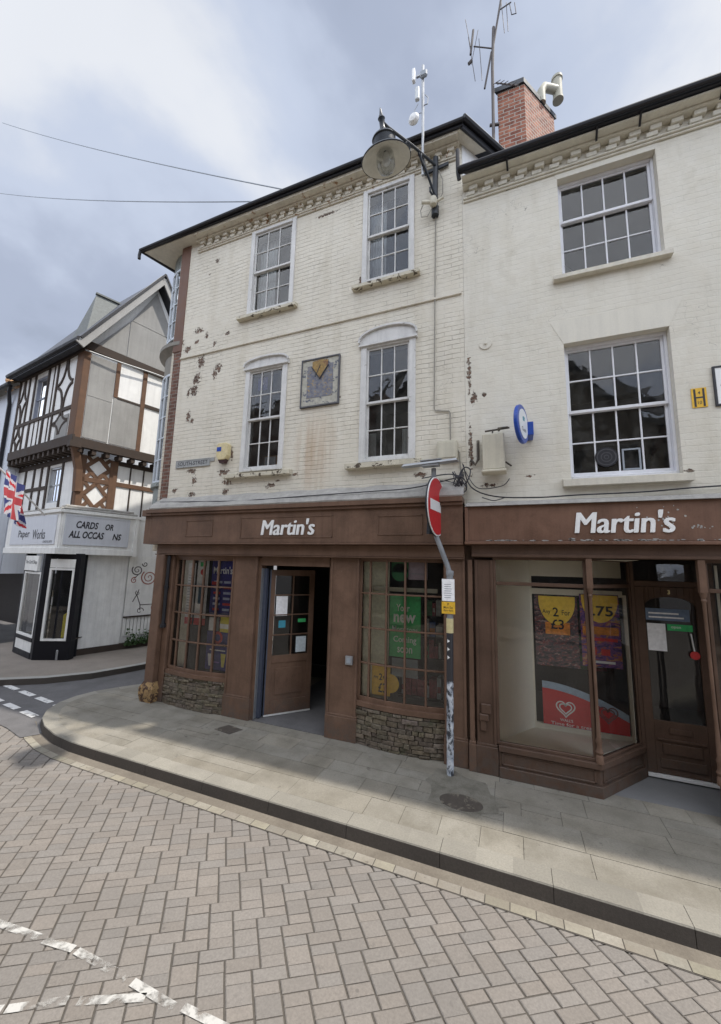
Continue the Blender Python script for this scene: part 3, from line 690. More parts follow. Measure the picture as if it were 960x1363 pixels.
# string course and eaves cornice
s = MB(); s.box(F0, -6.30, -.60, 6.66, 6.70, 0, .03); s.box(F0, -6.30, -.60, 6.70, 6.715, 0, .018); obj('string_course', s, mCreamL, BL, bevel=.006)
s = MB(); s.box(F0, -6.08, -.60, 9.07, 9.10, 0, .03); s.box(F0, -6.08, -.60, 9.10, 9.125, 0, .05); s.box(F0, -6.08, -.60, 9.281, 9.315, 0, .10); s.box(F0, -6.08, -.60, 9.316, 9.345, 0, .215)
u = -6.02
while u < -.68:
    s.box(F0, u, u+.11, 9.15, 9.215, .002, .045+random.uniform(-.006, .006)); s.box(F0, u+.03, u+.14, 9.216, 9.28, .003, .07+random.uniform(-.006, .006)); u += .2
obj('cornice', s, paint('cream cornice', (.68, .63, .52), .8, .75, 8, .35, chip=(.3, .18, .1), chipamt=.6, bmp=.4), BL, bevel=.006)
# roof
rf = MB(); lo = [(-7.50, 5.20), (-.52, 5.20), (2.6, 9.4), (-6.9, 9.4)]
zl = [9.36, 9.36, 10.6, 10.6]
rf.hexa([(x, y, z) for (x, y), z in zip(lo, zl)]+[(x, y, z+.04) for (x, y), z in zip(lo, zl)])
roofL = obj('roof', rf, mSlate, BL)
sf = MB(); sf.hprism([(-7.47, 5.23), (-.56, 5.23), (-.2, 5.7), (-6.2, 5.7), (-6.2, 9), (-7.2, 9), (-7.25, 5.95)], 9.345, 9.36)
obj('soffit', sf, mSillR, BL)
gu = MB(); gu.tube([(-7.53, 5.17, 9.37), (-5.4, 5.16, 9.405), (-4.4, 5.16, 9.42), (-.5, 5.16, 9.43)], .034, 8); gu.wbox(-7.5, -.52, 5.19, 5.225, 9.36, 9.42); gu.tube([(-.5, 5.16, 9.46), (.35, 6.3, 9.46)], .05, 8); gu.tube([(-7.52, 5.18, 9.38), (-7.25, 5.95, 9.36), (-7.0, 8, 9.36)], .05, 8)
gu.bar((-.53, 5.21, 9.38), (.4, 6.46, 9.38), .03, .12)
gu.tube([(-7.52, 5.17, 9.34), (-7.54, 5.17, 9.25), (-7.53, 5.17, 9.16)], .032, 8)
gu.tube([(-.60, 5.2, 8.95), (-.60, 5.2, 8.55), (-.585, 5.24, 8.45)], .03, 8)
obj('gutter', gu, mBlack, BL, smooth=True)
# bow window round the corner
cxy = (-6.55, 6.42); a0, a1 = R(95), R(285)
mBayG = paint('grey green bay paint', (.3, .33, .31), .6, .6, 5, .5, chip=(.1, .1, .09), chipamt=.6); mBayS = paint('grey stone ring', (.3, .28, .24), .7, .6, 6, .4)
bay = MB(); bay.lathe((*cxy, 0), [(.85, 3.5), (.85, 4.0), (.91, 4.02), (.91, 4.1), (.85, 4.12)], 30, 0, False, a0=a0, a1=a1); bay = obj('bay_window', bay, mBayG, BL, smooth=True)
bw = MB(); bw.lathe((*cxy, 0), [(.87, 6.45), (.87, 6.9), (1.0, 7.02), (1.0, 7.1), (.88, 7.16), (.84, 7.3)], 30, 0, False, a0=a0, a1=a1); obj('stone_ring', bw, mBayS, bay, smooth=True)
bw = MB(); bw.lathe((*cxy, 0), [(.87, 8.95), (.87, 9.34)], 30, 0, False, a0=a0, a1=a1); obj('head', bw, mBayG, bay, smooth=True)
bars = MB()
for z0, z1, rws in ((4.12, 6.45, 5), (7.3, 8.95, 4)):
    for k in range(13):
        a = a0+(a1-a0)*k/12; big = k % 3 == 0; w2 = .09 if big else .028
        c_ = Vector((cxy[0]+.87*math.cos(a), cxy[1]+.87*math.sin(a), z0)); 
        bars.bar(c_, c_+Vector((0, 0, z1-z0)), .04, w2, upv=(-math.sin(a), math.cos(a), 0))
    for r_ in range(rws+1):
        z = z0+(z1-z0)*r_/rws; h_ = .05 if r_ in (0, rws) else .022
        bars.lathe((*cxy, 0), [(.855, z-h_/2), (.885, z-h_/2), (.885, z+h_/2), (.855, z+h_/2), (.855, z-h_/2)], 24, 0, False, a0=a0, a1=a1)
obj('frame', bars, paint('pale blue white bay paint', (.62, .67, .72), .5, .85, 5, .3), bay)
gg = MB()
for z0, z1 in ((4.12, 6.45), (7.3, 8.95)): gg.lathe((*cxy, 0), [(.865, z0), (.865, z1)], 24, 0, False, a0=a0, a1=a1)
obj('glass', gg, mGlass, bay, recalc=False)
bl = MB(); bl.lathe((*cxy, 0), [(.6, 4), (.6, 9.3)], 16, 0, False, a0=a0, a1=a1); obj('blind', bl, plain('pale blinds', (.5, .52, .52), .9), bay, recalc=False)
# windows
sash_window(BL, F0, -4.66, -3.63, 7.27, 9.08, 3, 2, 2, .03, .085, .06, sill=(-4.84, -3.52, 7.17, 7.24, .10), curtain=[(-4.6, -4.2, 7.3, 9.0, mCurtain)])
sash_window(BL, F0, -2.26, -1.34, 7.27, 9.08, 3, 2, 2, .03, .085, .06, sill=(-2.41, -1.24, 7.17, 7.24, .10), curtain=[(-2.2, -1.9, 7.3, 9.0, mCurtain)])
sash_window(BL, F0, -4.57, -3.66, 4.13, 6.12, 3, 2, 2, .03, .095, .06, arch=(6.12, 6.30), sill=(-4.86, -3.46, 4.02, 4.10, .11))
sash_window(BL, F0, -2.23, -1.31, 4.12, 6.12, 3, 2, 2, .03, .1, .06, arch=(6.12, 6.38), sill=(-2.43, -1.22, 4.02, 4.11, .12), curtain=[(-2.18, -2.02, 4.2, 4.68, mCurtain), (-1.58, -1.42, 4.2, 4.7, mCurtain)])
# ---- shopfront of the corner building
def bz(z): return z
lead = MB()
n = 26
for k in range(n):
    x0, x1 = -6.42+(5.84)*k/n, -6.42+5.84*(k+1)/n
    w0 = .012*math.sin(k*1.7)+random.uniform(-.006, .006) if k else 0
    if k == 0: pw = 0
    lead.add([(x0, 5.455, 3.74+pw), (x1, 5.455, 3.74+w0), (x1, 5.20, 3.56+w0*.5), (x0, 5.20, 3.56+pw*.5), (x0, 5.165, 3.49+pw*.4), (x1, 5.165, 3.49+w0*.4), (x0, 5.175, 3.47), (x1, 5.175, 3.47)], [(0, 1, 2, 3), (3, 2, 5, 4), (4, 5, 7, 6)]); pw = w0
lead.add([(-6.42, 5.455, 3.74), (-6.42, 5.20, 3.56), (-6.42, 5.165, 3.49), (-6.42, 5.455, 3.45)], [(0, 1, 2, 3)])
obj('lead_flashing', lead, mLead, BL, recalc=False)
fa = MB(); fa.wbox(-6.40, -.60, 5.24, 5.44, 2.84, 3.40); fa.wbox(-6.50, -.60, 5.17, 5.44, 3.40, 3.47); fa.wbox(-6.46, -.60, 5.20, 5.44, 3.355, 3.398); fa.wbox(-6.42, -.60, 5.215, 5.44, 2.815, 2.838)
fa.wbox(-6.62, -6.38, 5.19, 7.8, 3.35, 3.465); fa.wbox(-6.58, -6.405, 5.245, 7.8, 2.82, 3.348)
F5 = FY(5.24)
for (a, b, c, d) in ((-5.52, -4.9, 2.95, 3.25), (-4.3, -2.55, 2.92, 3.27), (-1.82, -1.15, 2.95, 3.24)):
    for q in ((a, b, c, c+.018), (a, b, d-.018, d), (a, a+.018, c, d), (b-.018, b, c, d)): fa.box(F5, *q, 0, .008)
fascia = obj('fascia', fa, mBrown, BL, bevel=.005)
tx = MB(); [tx.text(F5, "Martin's", -3.865+k*.006, 2.965+.003*(k % 2), .004, .99, .258, 0, .0, .14, .012+k*.0008) for k in range(4)]; obj('lettering', tx, mTextW, fascia)
bm_ = MB(); bm_.wbox(-6.30, -.60, 5.33, 5.5, 2.64, 2.813); bm_.wbox(-6.32, -.60, 5.31, 5.5, 2.62, 2.638); obj('beam', bm_, mBrown, BL, bevel=.006)
def pilaster(x0, x1, parent, mat, y=5.40, plinth=.32, top=2.62, name='pilaster', edge=True):
    p = MB(); p.wbox(x0, x1, y, y+.16, plinth, top); p.wbox(x0-.015, x1+.015, y-.02, y+.17, 0, plinth)
    p.wbox(x0-.01, x1+.01, y-.012, y+.165, plinth, plinth+.03)
    if edge: p.wbox(x0, x0+.035, y-.012, y, plinth+.03, top); p.wbox(x1-.035, x1, y-.012, y, plinth+.03, top)
    return obj(name, p, mat, parent, bevel=.005)
cp = MB(); cp.wbox(-6.27, -6.06, 5.30, 5.5, .32, 2.62); cp.wbox(-6.05, -5.92, 5.40, 5.52, .0, 2.62)
obj('corner_post', cp, mBrown, BL, bevel=.01)
rot = MB()
prf = [(-6.30, -6.03, 5.28, .0), (-6.33, -6.0, 5.26, .12), (-6.33, -6.0, 5.26, .24), (-6.27, -6.05, 5.3, .34)]
for (a, b, y, z), (a2, b2, y2, z2) in zip(prf[:-1], prf[1:]): rot.hexa([(a, y, z), (b, y, z), (b, 5.5, z), (a, 5.5, z), (a2, y2, z2), (b2, y2, z2), (b2, 5.5, z2), (a2, 5.5, z2)])
obj('rotten_post_foot', rot, paint('rotten timber', (.42, .27, .12), .8, .35, 6, .5, chip=(.08, .045, .03), chipamt=.5, bmp=.6), BL, label='rotten bare wood foot of the corner post')
dp = MB(); dp.tube([(-5.99, 5.355, 2.6), (-5.99, 5.355, 1.35)], .03, 10); dp.tube([(-5.99, 5.355, 2.05), (-5.99, 5.355, 2.0)], .042, 10); dp.tube([(-5.99, 5.355, 1.36), (-5.99, 5.355, 1.30)], .05, 10)
obj('downpipe', dp, mBlack, BL, smooth=True)
pilaster(-4.53, -4.02, BL, mBrown); pilaster(-2.63, -2.16, BL, mBrown); pilaster(-.88, -.60, BL, mBrown, y=5.36)

mStone = None
def stone_mat():
    mt, t, b = newmat('rubble stone'); p = pos(t)
    a = t.nodes.new('ShaderNodeVertexColor'); a.layer_name = 'tint'
    c = mixc(t, rng(t, nz(t, p, 18, 6, .7), .3, .7), (.08, .068, .054), (.23, .195, .155)); c = mixc(t, 1., c, a.outputs[0], 'MULTIPLY')
    c = mixc(t, rng(t, nz(t, p, 5, 5, .65), .55, .7, 0, .6), c, (.06, .075, .035))
    L_(t, c, b.inputs['Base Color']); b.inputs['Roughness'].default_value = .95
    n_ = bump(t, nz(t, p, 30, 6, .7), .9, .02, b); return mt
mStone = stone_mat()
def bow_shop_window(x0, x1, zb, zt, bulge, cols, nrows, mat, label=None):
    """bowed, many-paned shop window over a rubble stone plinth"""
    xc, hw = (x0+x1)/2, (x1-x0)/2; n = 20
    Y = lambda x: 5.47-bulge*(1-((x-xc)/hw)**2)
    mull = [x0+(x1-x0)*c for c in cols]
    f = MB()
    for i, x in enumerate(mull):
        y = Y(x); wd = .05 if i in (0, len(mull)-1) else .026
        f.wbox(x-wd/2, x+wd/2, y-.015, y+.035, zb, zt)
    for r_ in range(nrows+1):
        z = zb+(zt-zb)*r_/nrows; hh = .07 if r_ == 0 else (.06 if r_ == nrows else .024)
        for a, b in zip(mull[:-1], mull[1:]): f.bar((a, Y(a)+.01, z), (b, Y(b)+.01, z), .045, hh)
    wn = obj('shop_window', f, mat, BL, bevel=.003, label=label)
    g_ = MB()
    for a, b in zip(mull[:-1], mull[1:]):
        for r_ in range(nrows):
            z0, z1 = zb+(zt-zb)*r_/nrows, zb+(zt-zb)*(r_+1)/nrows; j = lambda: random.uniform(-.002, .002)
            g_.quad((a, Y(a)+.012+j(), z0), (b, Y(b)+.012+j(), z0), (b, Y(b)+.012+j(), z1), (a, Y(a)+.012+j(), z1))
    obj('glass', g_, mGlassShop, wn, recalc=False)
    sl_ = MB(); hd = MB()
    for k in range(n):
        a, b = x0-.02+(x1-x0+.04)*k/n, x0-.02+(x1-x0+.04)*(k+1)/n
        ya, yb = min(5.47, Y(a))-.06, min(5.47, Y(b))-.06
        sl_.add([(a, ya, zb-.09), (b, yb, zb-.09), (b, 5.6, zb-.09), (a, 5.6, zb-.09), (a, ya, zb-.03), (b, yb, zb-.03), (b, 5.6, zb-.025), (a, 5.6, zb-.025)], [(0, 3, 2, 1), (4, 5, 6, 7), (0, 1, 5, 4)])
        hd.add([(a, ya+.03, zt), (b, yb+.03, zt), (b, 5.6, zt), (a, 5.6, zt), (a, ya+.03, 2.64), (b, yb+.03, 2.64), (b, 5.6, 2.64), (a, 5.6, 2.64)], [(0, 3, 2, 1), (4, 5, 6, 7), (0, 1, 5, 4)])
    obj('sill', sl_, mat, wn); obj('head', hd, mat, wn)
    # stone plinth: courses of separate rough stones following the curve
    st = MB(); z = 0.; rs_ = random.Random(int(x0*100))
    top = zb-.09
    while z < top-.01:
        h_ = min(rs_.uniform(.035, .075), top-z); x = x0-.03
        while x < x1+.02:
            L = rs_.uniform(.07, .24); xb = min(x+L, x1+.03); o_ = rs_.uniform(-.014, .02); k = rs_.uniform(.75, 1.15)
            ya = min(5.47, Y(max(x, x0)))-.045-o_-.02*(1-z/top); yb = min(5.47, Y(min(xb, x1)))-.045-o_-.02*(1-z/top); j = lambda: rs_.uniform(-.006, .006)
            st.hexa([(x+.005, ya+j(), z+.004+j()*.5), (xb-.005, yb+j(), z+.004+j()*.5), (xb, 5.6, z+.003), (x, 5.6, z+.003), (x+.006, ya+j(), z+h_-.004+j()*.5), (xb-.006, yb+j(), z+h_-.004+j()*.5), (xb, 5.6, z+h_-.002), (x, 5.6, z+h_-.002)], 0, (k, k*rs_.uniform(.92, 1), k*rs_.uniform(.8, .95)))
            x = xb
        z += h_
    so_ = obj('stone_plinth', st, mStone, BL, bevel=.007)
    mr = MB()
    for k in range(n):
        a, b = x0-.03+(x1-x0+.06)*k/n, x0-.03+(x1-x0+.06)*(k+1)/n
        ya, yb = min(5.47, Y(a))-.02, min(5.47, Y(b))-.02
        mr.quad((a, ya, 0), (b, yb, 0), (b, yb, top), (a, ya, top))
    obj('mortar', mr, mJoint, so_, recalc=False)
    return Y
Y1 = bow_shop_window(-5.88, -4.53, .60, 2.56, .075, (0, .13, .33, .53, .76, 1), 4, mBrown)
Y2 = bow_shop_window(-2.15, -.88, .60, 2.60, .075, (0, .13, .34, .56, .79, 1), 4, mBrown)
# door surround, open glazed leaf, threshold
ds = MB(); ds.wbox(-4.02, -3.96, 5.44, 5.6, 0, 2.6); ds.wbox(-2.67, -2.63, 5.44, 5.6, 0, 2.6); ds.wbox(-3.96, -2.67, 5.43, 5.6, 2.47, 2.62); obj('door_frame', ds, mBrown, BL, bevel=.004)
FD = Fr(-3.86, 5.58, 48); dw, dh = .80, 2.40
d = MB(); 
d.box(FD, 0, .09, .04, dh, -.045, 0); d.box(FD, dw-.09, dw, .04, dh, -.045, 0); d.box(FD, .09, dw-.09, dh-.1, dh, -.045, -.001); d.box(FD, .09, dw-.09, .85, .97, -.045, -.001); d.box(FD, .09, dw-.09, .04, .25, -.045, -.001)
d.box(FD, .09, dw-.09, .25, .85, -.035, -.014); d.box(FD, .16, dw-.16, .34, .76, -.03, -.002)
d.box(FD, .40, .425, .97, dh-.1, -.04, -.006)
for k in range(1, 4): z = .97+(dh-.1-.97)*k/4; d.box(FD, .09, dw-.09, z-.011, z+.011, -.04, -.007)
door = obj('door', d, mBrown, BL, bevel=.003)
q = MB(); q.quad(FD.p(.09, .97, -.02), FD.p(dw-.09, .97, -.02), FD.p(dw-.09, dh-.1, -.02), FD.p(.09, dh-.1, -.02)); obj('glass', q, mGlassShop, door, recalc=False)
q = MB(); q.box(FD, .0, dw, .02, .045, -.05, .006); obj('kick_strip', q, mWhitePaint, door)
q = MB(); q.box(FD, -.008, .012, .03, dh, -.05, .004, 0); q.wbox(-3.955, -3.945, 5.44, 5.56, .02, 2.42, 1); q.wbox(-3.945, -3.885, 5.50, 5.56, .02, 2.42, 0)
obj('door_edge', q, [plain('blue door edge', (.06, .07, .1), .5), mMetal], door)
th = MB(); th.wbox(-3.96, -2.67, 5.42, 9, -.02, .012); obj('threshold', th, mTarmac, BL)
# ground floor shop interior
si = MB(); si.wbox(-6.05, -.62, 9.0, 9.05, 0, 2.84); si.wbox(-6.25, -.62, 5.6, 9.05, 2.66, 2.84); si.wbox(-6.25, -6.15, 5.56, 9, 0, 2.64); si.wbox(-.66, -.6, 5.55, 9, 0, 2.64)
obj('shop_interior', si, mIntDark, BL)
# ================================================================ the lower building on the right
opR = [(.77, 1.945, 6.56, 8.13), (.74, 1.91, 3.67, 5.56), (3.9, 5.07, 6.56, 8.13), (3.9, 5.07, 3.67, 5.56)]
wr = MB(); wall_open(wr, F0, -.567, 8.2, 2.75, 8.6, opR)
wr.wbox(8.2, 8.5, 5.45, 10, 0, 8.6); wr.wbox(2.5, 8.5, 9.9, 10, 0, 8.6)
obj('wall', wr, mCreamR, BR, recalc=False)
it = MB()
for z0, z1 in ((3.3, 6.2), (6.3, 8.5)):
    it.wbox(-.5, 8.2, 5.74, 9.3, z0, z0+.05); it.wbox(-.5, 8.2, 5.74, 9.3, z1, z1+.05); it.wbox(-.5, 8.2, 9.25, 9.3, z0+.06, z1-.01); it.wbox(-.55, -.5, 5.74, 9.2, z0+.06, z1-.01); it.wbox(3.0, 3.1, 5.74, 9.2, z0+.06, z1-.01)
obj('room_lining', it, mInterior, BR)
for x in (0, 3.13):
    sash_window(BR, F0, .77+x, 1.945+x, 6.56, 8.13, 4, 1, 2, -.10, .03, .03, wm=mWhiteR, sill=(.65+x, 2.0+x, 6.49, 6.56, .09), sillm=mSillR, rail=7.53)
    sash_window(BR, F0, .74+x, 1.91+x, 3.68, 5.56, 4, 2, 2, -.10, .03, .04, wm=mWhiteR, sill=(.64+x, 1.98+x, 3.57, 3.67, .10), sillm=mSillR)
mLin = paint('smooth cream render', (.70, .665, .57), .8, .93, 2, .2)
for x in (0, 3.13):
    for (a, b, z, h_) in ((.77, 1.945, 8.13, .20), (.74, 1.91, 5.56, .34)):
        lt = MB(); lt.prism(F0, [(a+x-.0, z+.001), (b+x, z+.001), (b+x+h_*.45, z+h_), (a+x-h_*.45, z+h_)], .0, .004); obj('lintel', lt, mLin, BR)
s = MB(); s.box(F0, -.55, 8.2, 8.22, 8.25, 0, .03); s.box(F0, -.55, 8.2, 8.25, 8.275, 0, .055); s.box(F0, -.55, 8.2, 8.441, 8.475, 0, .11); s.box(F0, -.55, 8.2, 8.476, 8.505, 0, .215)
u = -.5
while u < 8.1:
    s.box(F0, u, u+.13, 8.30, 8.37, .002, .045+random.uniform(-.006, .006)); s.box(F0, u+.04, u+.17, 8.371, 8.44, .003, .075+random.uniform(-.006, .006)); u += .235
obj('cornice', s, paint('cream cornice right', (.7, .665, .56), .8, .8, 7, .3, chip=(.3, .2, .14), chipamt=.68, bmp=.4), BR, bevel=.006)
rf = MB(); lo = [(-.55, 5.20), (8.5, 5.20), (8.5, 9.9), (2.9, 9.9)]; zl = [8.52, 8.52, 10.3, 10.3]
rf.hexa([(x, y, z) for (x, y), z in zip(lo, zl)]+[(x, y, z+.04) for (x, y), z in zip(lo, zl)]); roofR = obj('roof', rf, mSlate, BR)
gu = MB(); gu.tube([(-.6, 5.15, 8.55), (8.5, 5.15, 8.56)], .034, 8); gu.wbox(-.58, 8.5, 5.19, 5.22, 8.51, 8.57)
for x in (.1, 1.25, 1.75, 2.6): gu.tube([(x, 5.2, 8.5), (x+.01, 5.33, 8.42)], .014, 6)
obj('gutter', gu, mBlack, BR, smooth=True)
ch = MB(); CH = [(0, 6.5), (.47, 6.51), (1.04, 7.31), (.57, 7.3)]; ch.hprism(CH, 8.8, 11.48)
chim = obj('chimney', ch, bare_brick('chimney brick', (.2, .06, .035), (.42, .17, .1), (.36, .32, .27), .2, .078), BR)
cc = MB(); cxm, cym = .52, 6.9
cc.hprism([(cxm+(x-cxm)*1.1, cym+(y-cym)*1.1) for x, y in CH], 11.48, 11.58); obj('chimney_cap', cc, mDarkMetal, chim)
fl = MB(); fl.tube([(.80, 6.98, 11.5), (.80, 6.98, 11.78), (.86, 7.05, 11.95), (1.13, 7.3, 12.08)], .075, 14); fl.tube([(1.13, 7.3, 11.84), (1.13, 7.3, 12.36)], .088, 20); fl.tube([(1.13, 7.3, 12.32), (1.13, 7.3, 12.37)], .104, 20); fl.tube([(1.13, 7.3, 11.83), (1.13, 7.3, 11.87)], .1, 20)
obj('flue_pipe', fl, paint('buff flue pipe', (.42, .4, .32), .6, .8, 6, .4), chim, smooth=True)
# ---- right shopfront
fa = MB(); fa.wbox(-.575, 6.6, 5.23, 5.44, 2.86, 3.325); fa.wbox(-.58, 6.6, 5.19, 5.44, 2.82, 2.858); fa.wbox(-.575, -.53, 5.21, 5.44, 2.86, 3.325)
fascR = obj('fascia', fa, paint('brown fascia with flaking paint', (.182, .1, .066), .5, .6, 3, .4, chip=(.4, .38, .36), chipamt=.70, bmp=.3, spec=.3), BR, bevel=.005)
F6 = FY(5.23)
tx = MB(); [tx.text(F6, "Martin's", .715+k*.006, 2.955+.003*(k % 2), .004, .98, .26, 0, .0, .14, .012+k*.0008) for k in range(4)]; obj('lettering', tx, mTextW, fascR)
fk_ = MB(); rs = random.Random(4)
for k in range(70):   # flaked patches along the bottom of the fascia
    x = rs.uniform(.55, 2.6) if k < 55 else rs.uniform(-.4, .6); z = 2.868+abs(rs.gauss(0, .008)); n = 6; r0 = rs.uniform(.005, .018)
    fk_.add([F6.p(x+r0*2.2*math.cos(6.28*i/n)*rs.uniform(.6, 1.2), z+r0*.55*math.sin(6.28*i/n)*rs.uniform(.6, 1.2), .003) for i in range(n)], [tuple(range(n))])
for k in range(26):
    x = rs.gauss(1.62, .09) if k < 16 else rs.uniform(1.85, 2.05); z = rs.uniform(3.0, 3.27) if k < 16 else rs.uniform(3.0, 3.04); r0 = rs.uniform(.006, .016); n = 6
    fk_.add([F6.p(x+r0*math.cos(6.28*i/n)*rs.uniform(.5, 1.3), z+r0*math.sin(6.28*i/n)*rs.uniform(.5, 1.3), .003) for i in range(n)], [tuple(range(n))])
obj('flaked_paint', fk_, mLead, fascR, recalc=False, kind='stuff')
ld = MB(); ld.add([(-.56, 5.45, 3.42), (6.6, 5.45, 3.42), (6.6, 5.2, 3.365), (-.56, 5.2, 3.365), (-.56, 5.185, 3.325), (6.6, 5.185, 3.325)], [(0, 1, 2, 3), (3, 2, 5, 4)]); ld.wbox(-.56, 6.6, 5.19, 5.44, 3.326, 3.333); obj('lead_flashing', ld, mLead, BR, recalc=False)
hd = MB(); hd.wbox(-.5, 6.5, 5.29, 5.42, 2.655, 2.82); hd.wbox(-.5, 6.5, 5.27, 5.42, 2.66, 2.70); hd.wbox(-.5, 6.5, 5.42, 6.3, 2.70, 2.82); obj('beam', hd, mBrownR, BR, bevel=.005)
q = MB(); q.wbox(-.605, -.24, 5.425, 5.52, 0, 2.84); obj('backing_board', q, mBrownR, BR)
pilaster(-.56, -.50, BR, mBrown, y=5.33, edge=False, name='pilaster'); pilaster(-.47, -.24, BR, mBrownR, y=5.33)
cn = MB(); cn.box(FY(5.33), -.44, -.33, .62, .70, 0, .05); cn.box(FY(5.33), -.42, -.30, .70, .82, 0, .035); cn.box(FY(5.33), -.43, -.36, .5, .625, 0, .04); obj('bracket', cn, mBrownR, BR, bevel=.01)
P0, P1_, P2_ = Vector((-.22, 5.33, 0)), Vector((.85, 5.33, 0)), Vector((1.45, 6.08, 0))
sr = MB(); sr.hprism([(-.22, 5.30), (.865, 5.30), (1.47, 6.06), (1.47, 6.3), (-.22, 6.3)], 0, .12); sr.hprism([(-.22, 5.325), (.85, 5.325), (1.45, 6.07), (1.45, 6.28), (-.22, 6.28)], .12, .30)
FC = Fr(.85, 5.325, math.degrees(math.atan2(.745, .6)))
for fr_, L in ((FY(5.325), None), (FC, .95)):
    a, b = (-.19, .81) if L is None else (.05, L-.02)
    for q_ in ((a, b, .14, .16), (a, b, .27, .29), (a, a+.02, .14, .29), (b-.02, b, .14, .29)): sr.box(fr_, *q_, 0, .01)
obj('stall_riser', sr, mBrownR, BR, bevel=.004)
sw = MB(); sw.hprism([(-.22, 5.29), (.87, 5.29), (1.485, 6.055), (1.485, 6.13), (.82, 5.37), (-.22, 5.37)], .30, .365)
def fr_rect(mb, fr, a, b, c, d, wd, o0, o1, mi=0):
    mb.box(fr, a, b, c, c+wd, o0, o1, mi); mb.box(fr, a, b, d-wd, d, o0, o1, mi); mb.box(fr, a, a+wd, c+wd, d-wd, o0, o1-.001, mi); mb.box(fr, b-wd, b, c+wd, d-wd, o0, o1-.001, mi)
FF = FY(5.33)
fr_rect(sw, FF, -.24, .83, .366, 2.66, .035, -.04, 0); sw.box(FF, -.2, .8, 2.30, 2.345, -.04, -.001)
fr_rect(sw, FC, .02, .96, .366, 2.66, .03, -.04, 0); sw.box(FC, .05, .93, 2.30, 2.345, -.04, -.001); 
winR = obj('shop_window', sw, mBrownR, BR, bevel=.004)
q = MB(); q.quad(FF.p(-.22, .38, -.02), FF.p(.82, .38, -.02), FF.p(.82, 2.64, -.02), FF.p(-.22, 2.64, -.02)); q.quad(FC.p(.03, .38, -.02), FC.p(.95, .38, -.02), FC.p(.95, 2.64, -.02), FC.p(.03, 2.64, -.02)); obj('glass', q, mGlassShop, winR, recalc=False)
def colonnette(x, y):
    c = MB(); c.lathe((x, y, .365), [(.04, 0), (.04, .07), (.03, .09), (.042, .12), (.03, .15), (.026, .2), (.036, .235), (.024, .27), (.017, .6), (.016, 1.4), (.018, 1.82), (.028, 1.85), (.02, 1.87), (.03, 1.9), (.034, 1.935)], 14)
    c.wbox(x-.032, x+.032, y-.032, y+.032, 2.30, 2.655)
    obj('colonnette', c, mBrown, BR, smooth=True)
colonnette(.855, 5.315); colonnette(1.93, 5.315)
# display interior
dsp = MB(); dsp.hprism([(-.2, 5.36), (.8, 5.36), (1.4, 6.1), (1.35, 6.25), (-.2, 6.25)], .385, .40)
dsp.quad((-.21, 5.36, .4), (.22, 6.0, .4), (.22, 6.0, 2.64), (-.21, 5.36, 2.64)); dsp.wbox(.215, .245, 6.0, 6.04, .4, 2.64); dsp.wbox(1.33, 1.37, 6.0, 6.04, .4, 2.2); dsp.wbox(.245, 1.33, 6.0, 6.03, 2.17, 2.25); dsp.wbox(.245, 1.33, 6.0, 6.03, .4, .47)
dsp.wbox(.245, 1.33, 6.0, 6.03, 2.42, 2.64); dsp.quad((-.3, 5.4, 2.645), (1.4, 5.4, 2.645), (1.4, 6.3, 2.645), (-.3, 6.3, 2.645))
obj('window_display_case', dsp, mCreamBoard, BR, recalc=False)
si = MB(); si.wbox(-.5, 8.2, 9.2, 9.3, 0, 2.8); si.wbox(-.5, 8.2, 6.3, 9.3, -.01, .01); si.wbox(-.5, 8.2, 6.31, 9.3, 2.75, 2.84); si.wbox(-.5, -.45, 6.2, 9.2, 0, 2.8); si.wbox(8.1, 8.2, 5.5, 9.2, 0, 2.8)
obj('shop_interior', si, mIntDark, BR)
# recessed door
FDR = FY(6.1)
d = MB(); d.box(FDR, 1.43, 1.49, 0, 2.655, -.1, .02); d.box(FDR, 2.235, 2.29, 0, 2.655, -.1, .02); d.box(FDR, 1.49, 2.235, 2.33, 2.40, -.1, .015); obj('door_frame', d, mBrownR, BR, bevel=.004)
d = MB(); x0, x1 = 1.495, 2.23
d.box(FDR, x0, x0+.1, .06, 2.325, -.05, -.005); d.box(FDR, x1-.1, x1, .06, 2.325, -.05, -.005); d.box(FDR, x0+.1, x1-.1, .06, .68, -.05, -.012)
n = 10; arc = [(x0+.1, 2.325), (x0+.1, 2.08)]+[((x0+x1)/2-(x1-x0-.2)/2*math.cos(math.pi*k/n), 2.08+.12*math.sin(math.pi*k/n)) for k in range(n+1)]+[(x1-.1, 2.325)]
for k in range(len(arc)-1):
    if 1 <= k < len(arc)-2: d.prism(FDR, [arc[k], arc[k+1], (arc[k+1][0], 2.325), (arc[k][0], 2.325)], -.05, -.006)
d.box(FDR, x0+.14, x1-.14, .14, .24, -.02, .004); d.box(FDR, x0+.17, x1-.17, .30, .42, -.02, .006); d.box(FDR, x0+.12, x1-.12, .45, .475, -.02, .008); d.box(FDR, x0+.25, x1-.25, .54, .60, -.02, .003)
dr = obj('door', d, mBrownR, BR, bevel=.004)
q = MB(); q.quad(FDR.p(x0+.09, .67, -.03), FDR.p(x1-.09, .67, -.03), FDR.p(x1-.09, 2.22, -.03), FDR.p(x0+.09, 2.22, -.03)); obj('glass', q, mGlassShop, dr, recalc=False)
q = MB(); q.quad(FDR.p(1.49, 2.40, -.03), FDR.p(2.235, 2.40, -.03), FDR.p(2.235, 2.655, -.03), FDR.p(1.49, 2.655, -.03)); obj('fanlight', q, mGlassShop, BR, recalc=False)
q = MB(); q.box(FDR, 1.49, 2.24, .025, .055, -.05, .03); obj('door_bar', q, mTextW, dr)
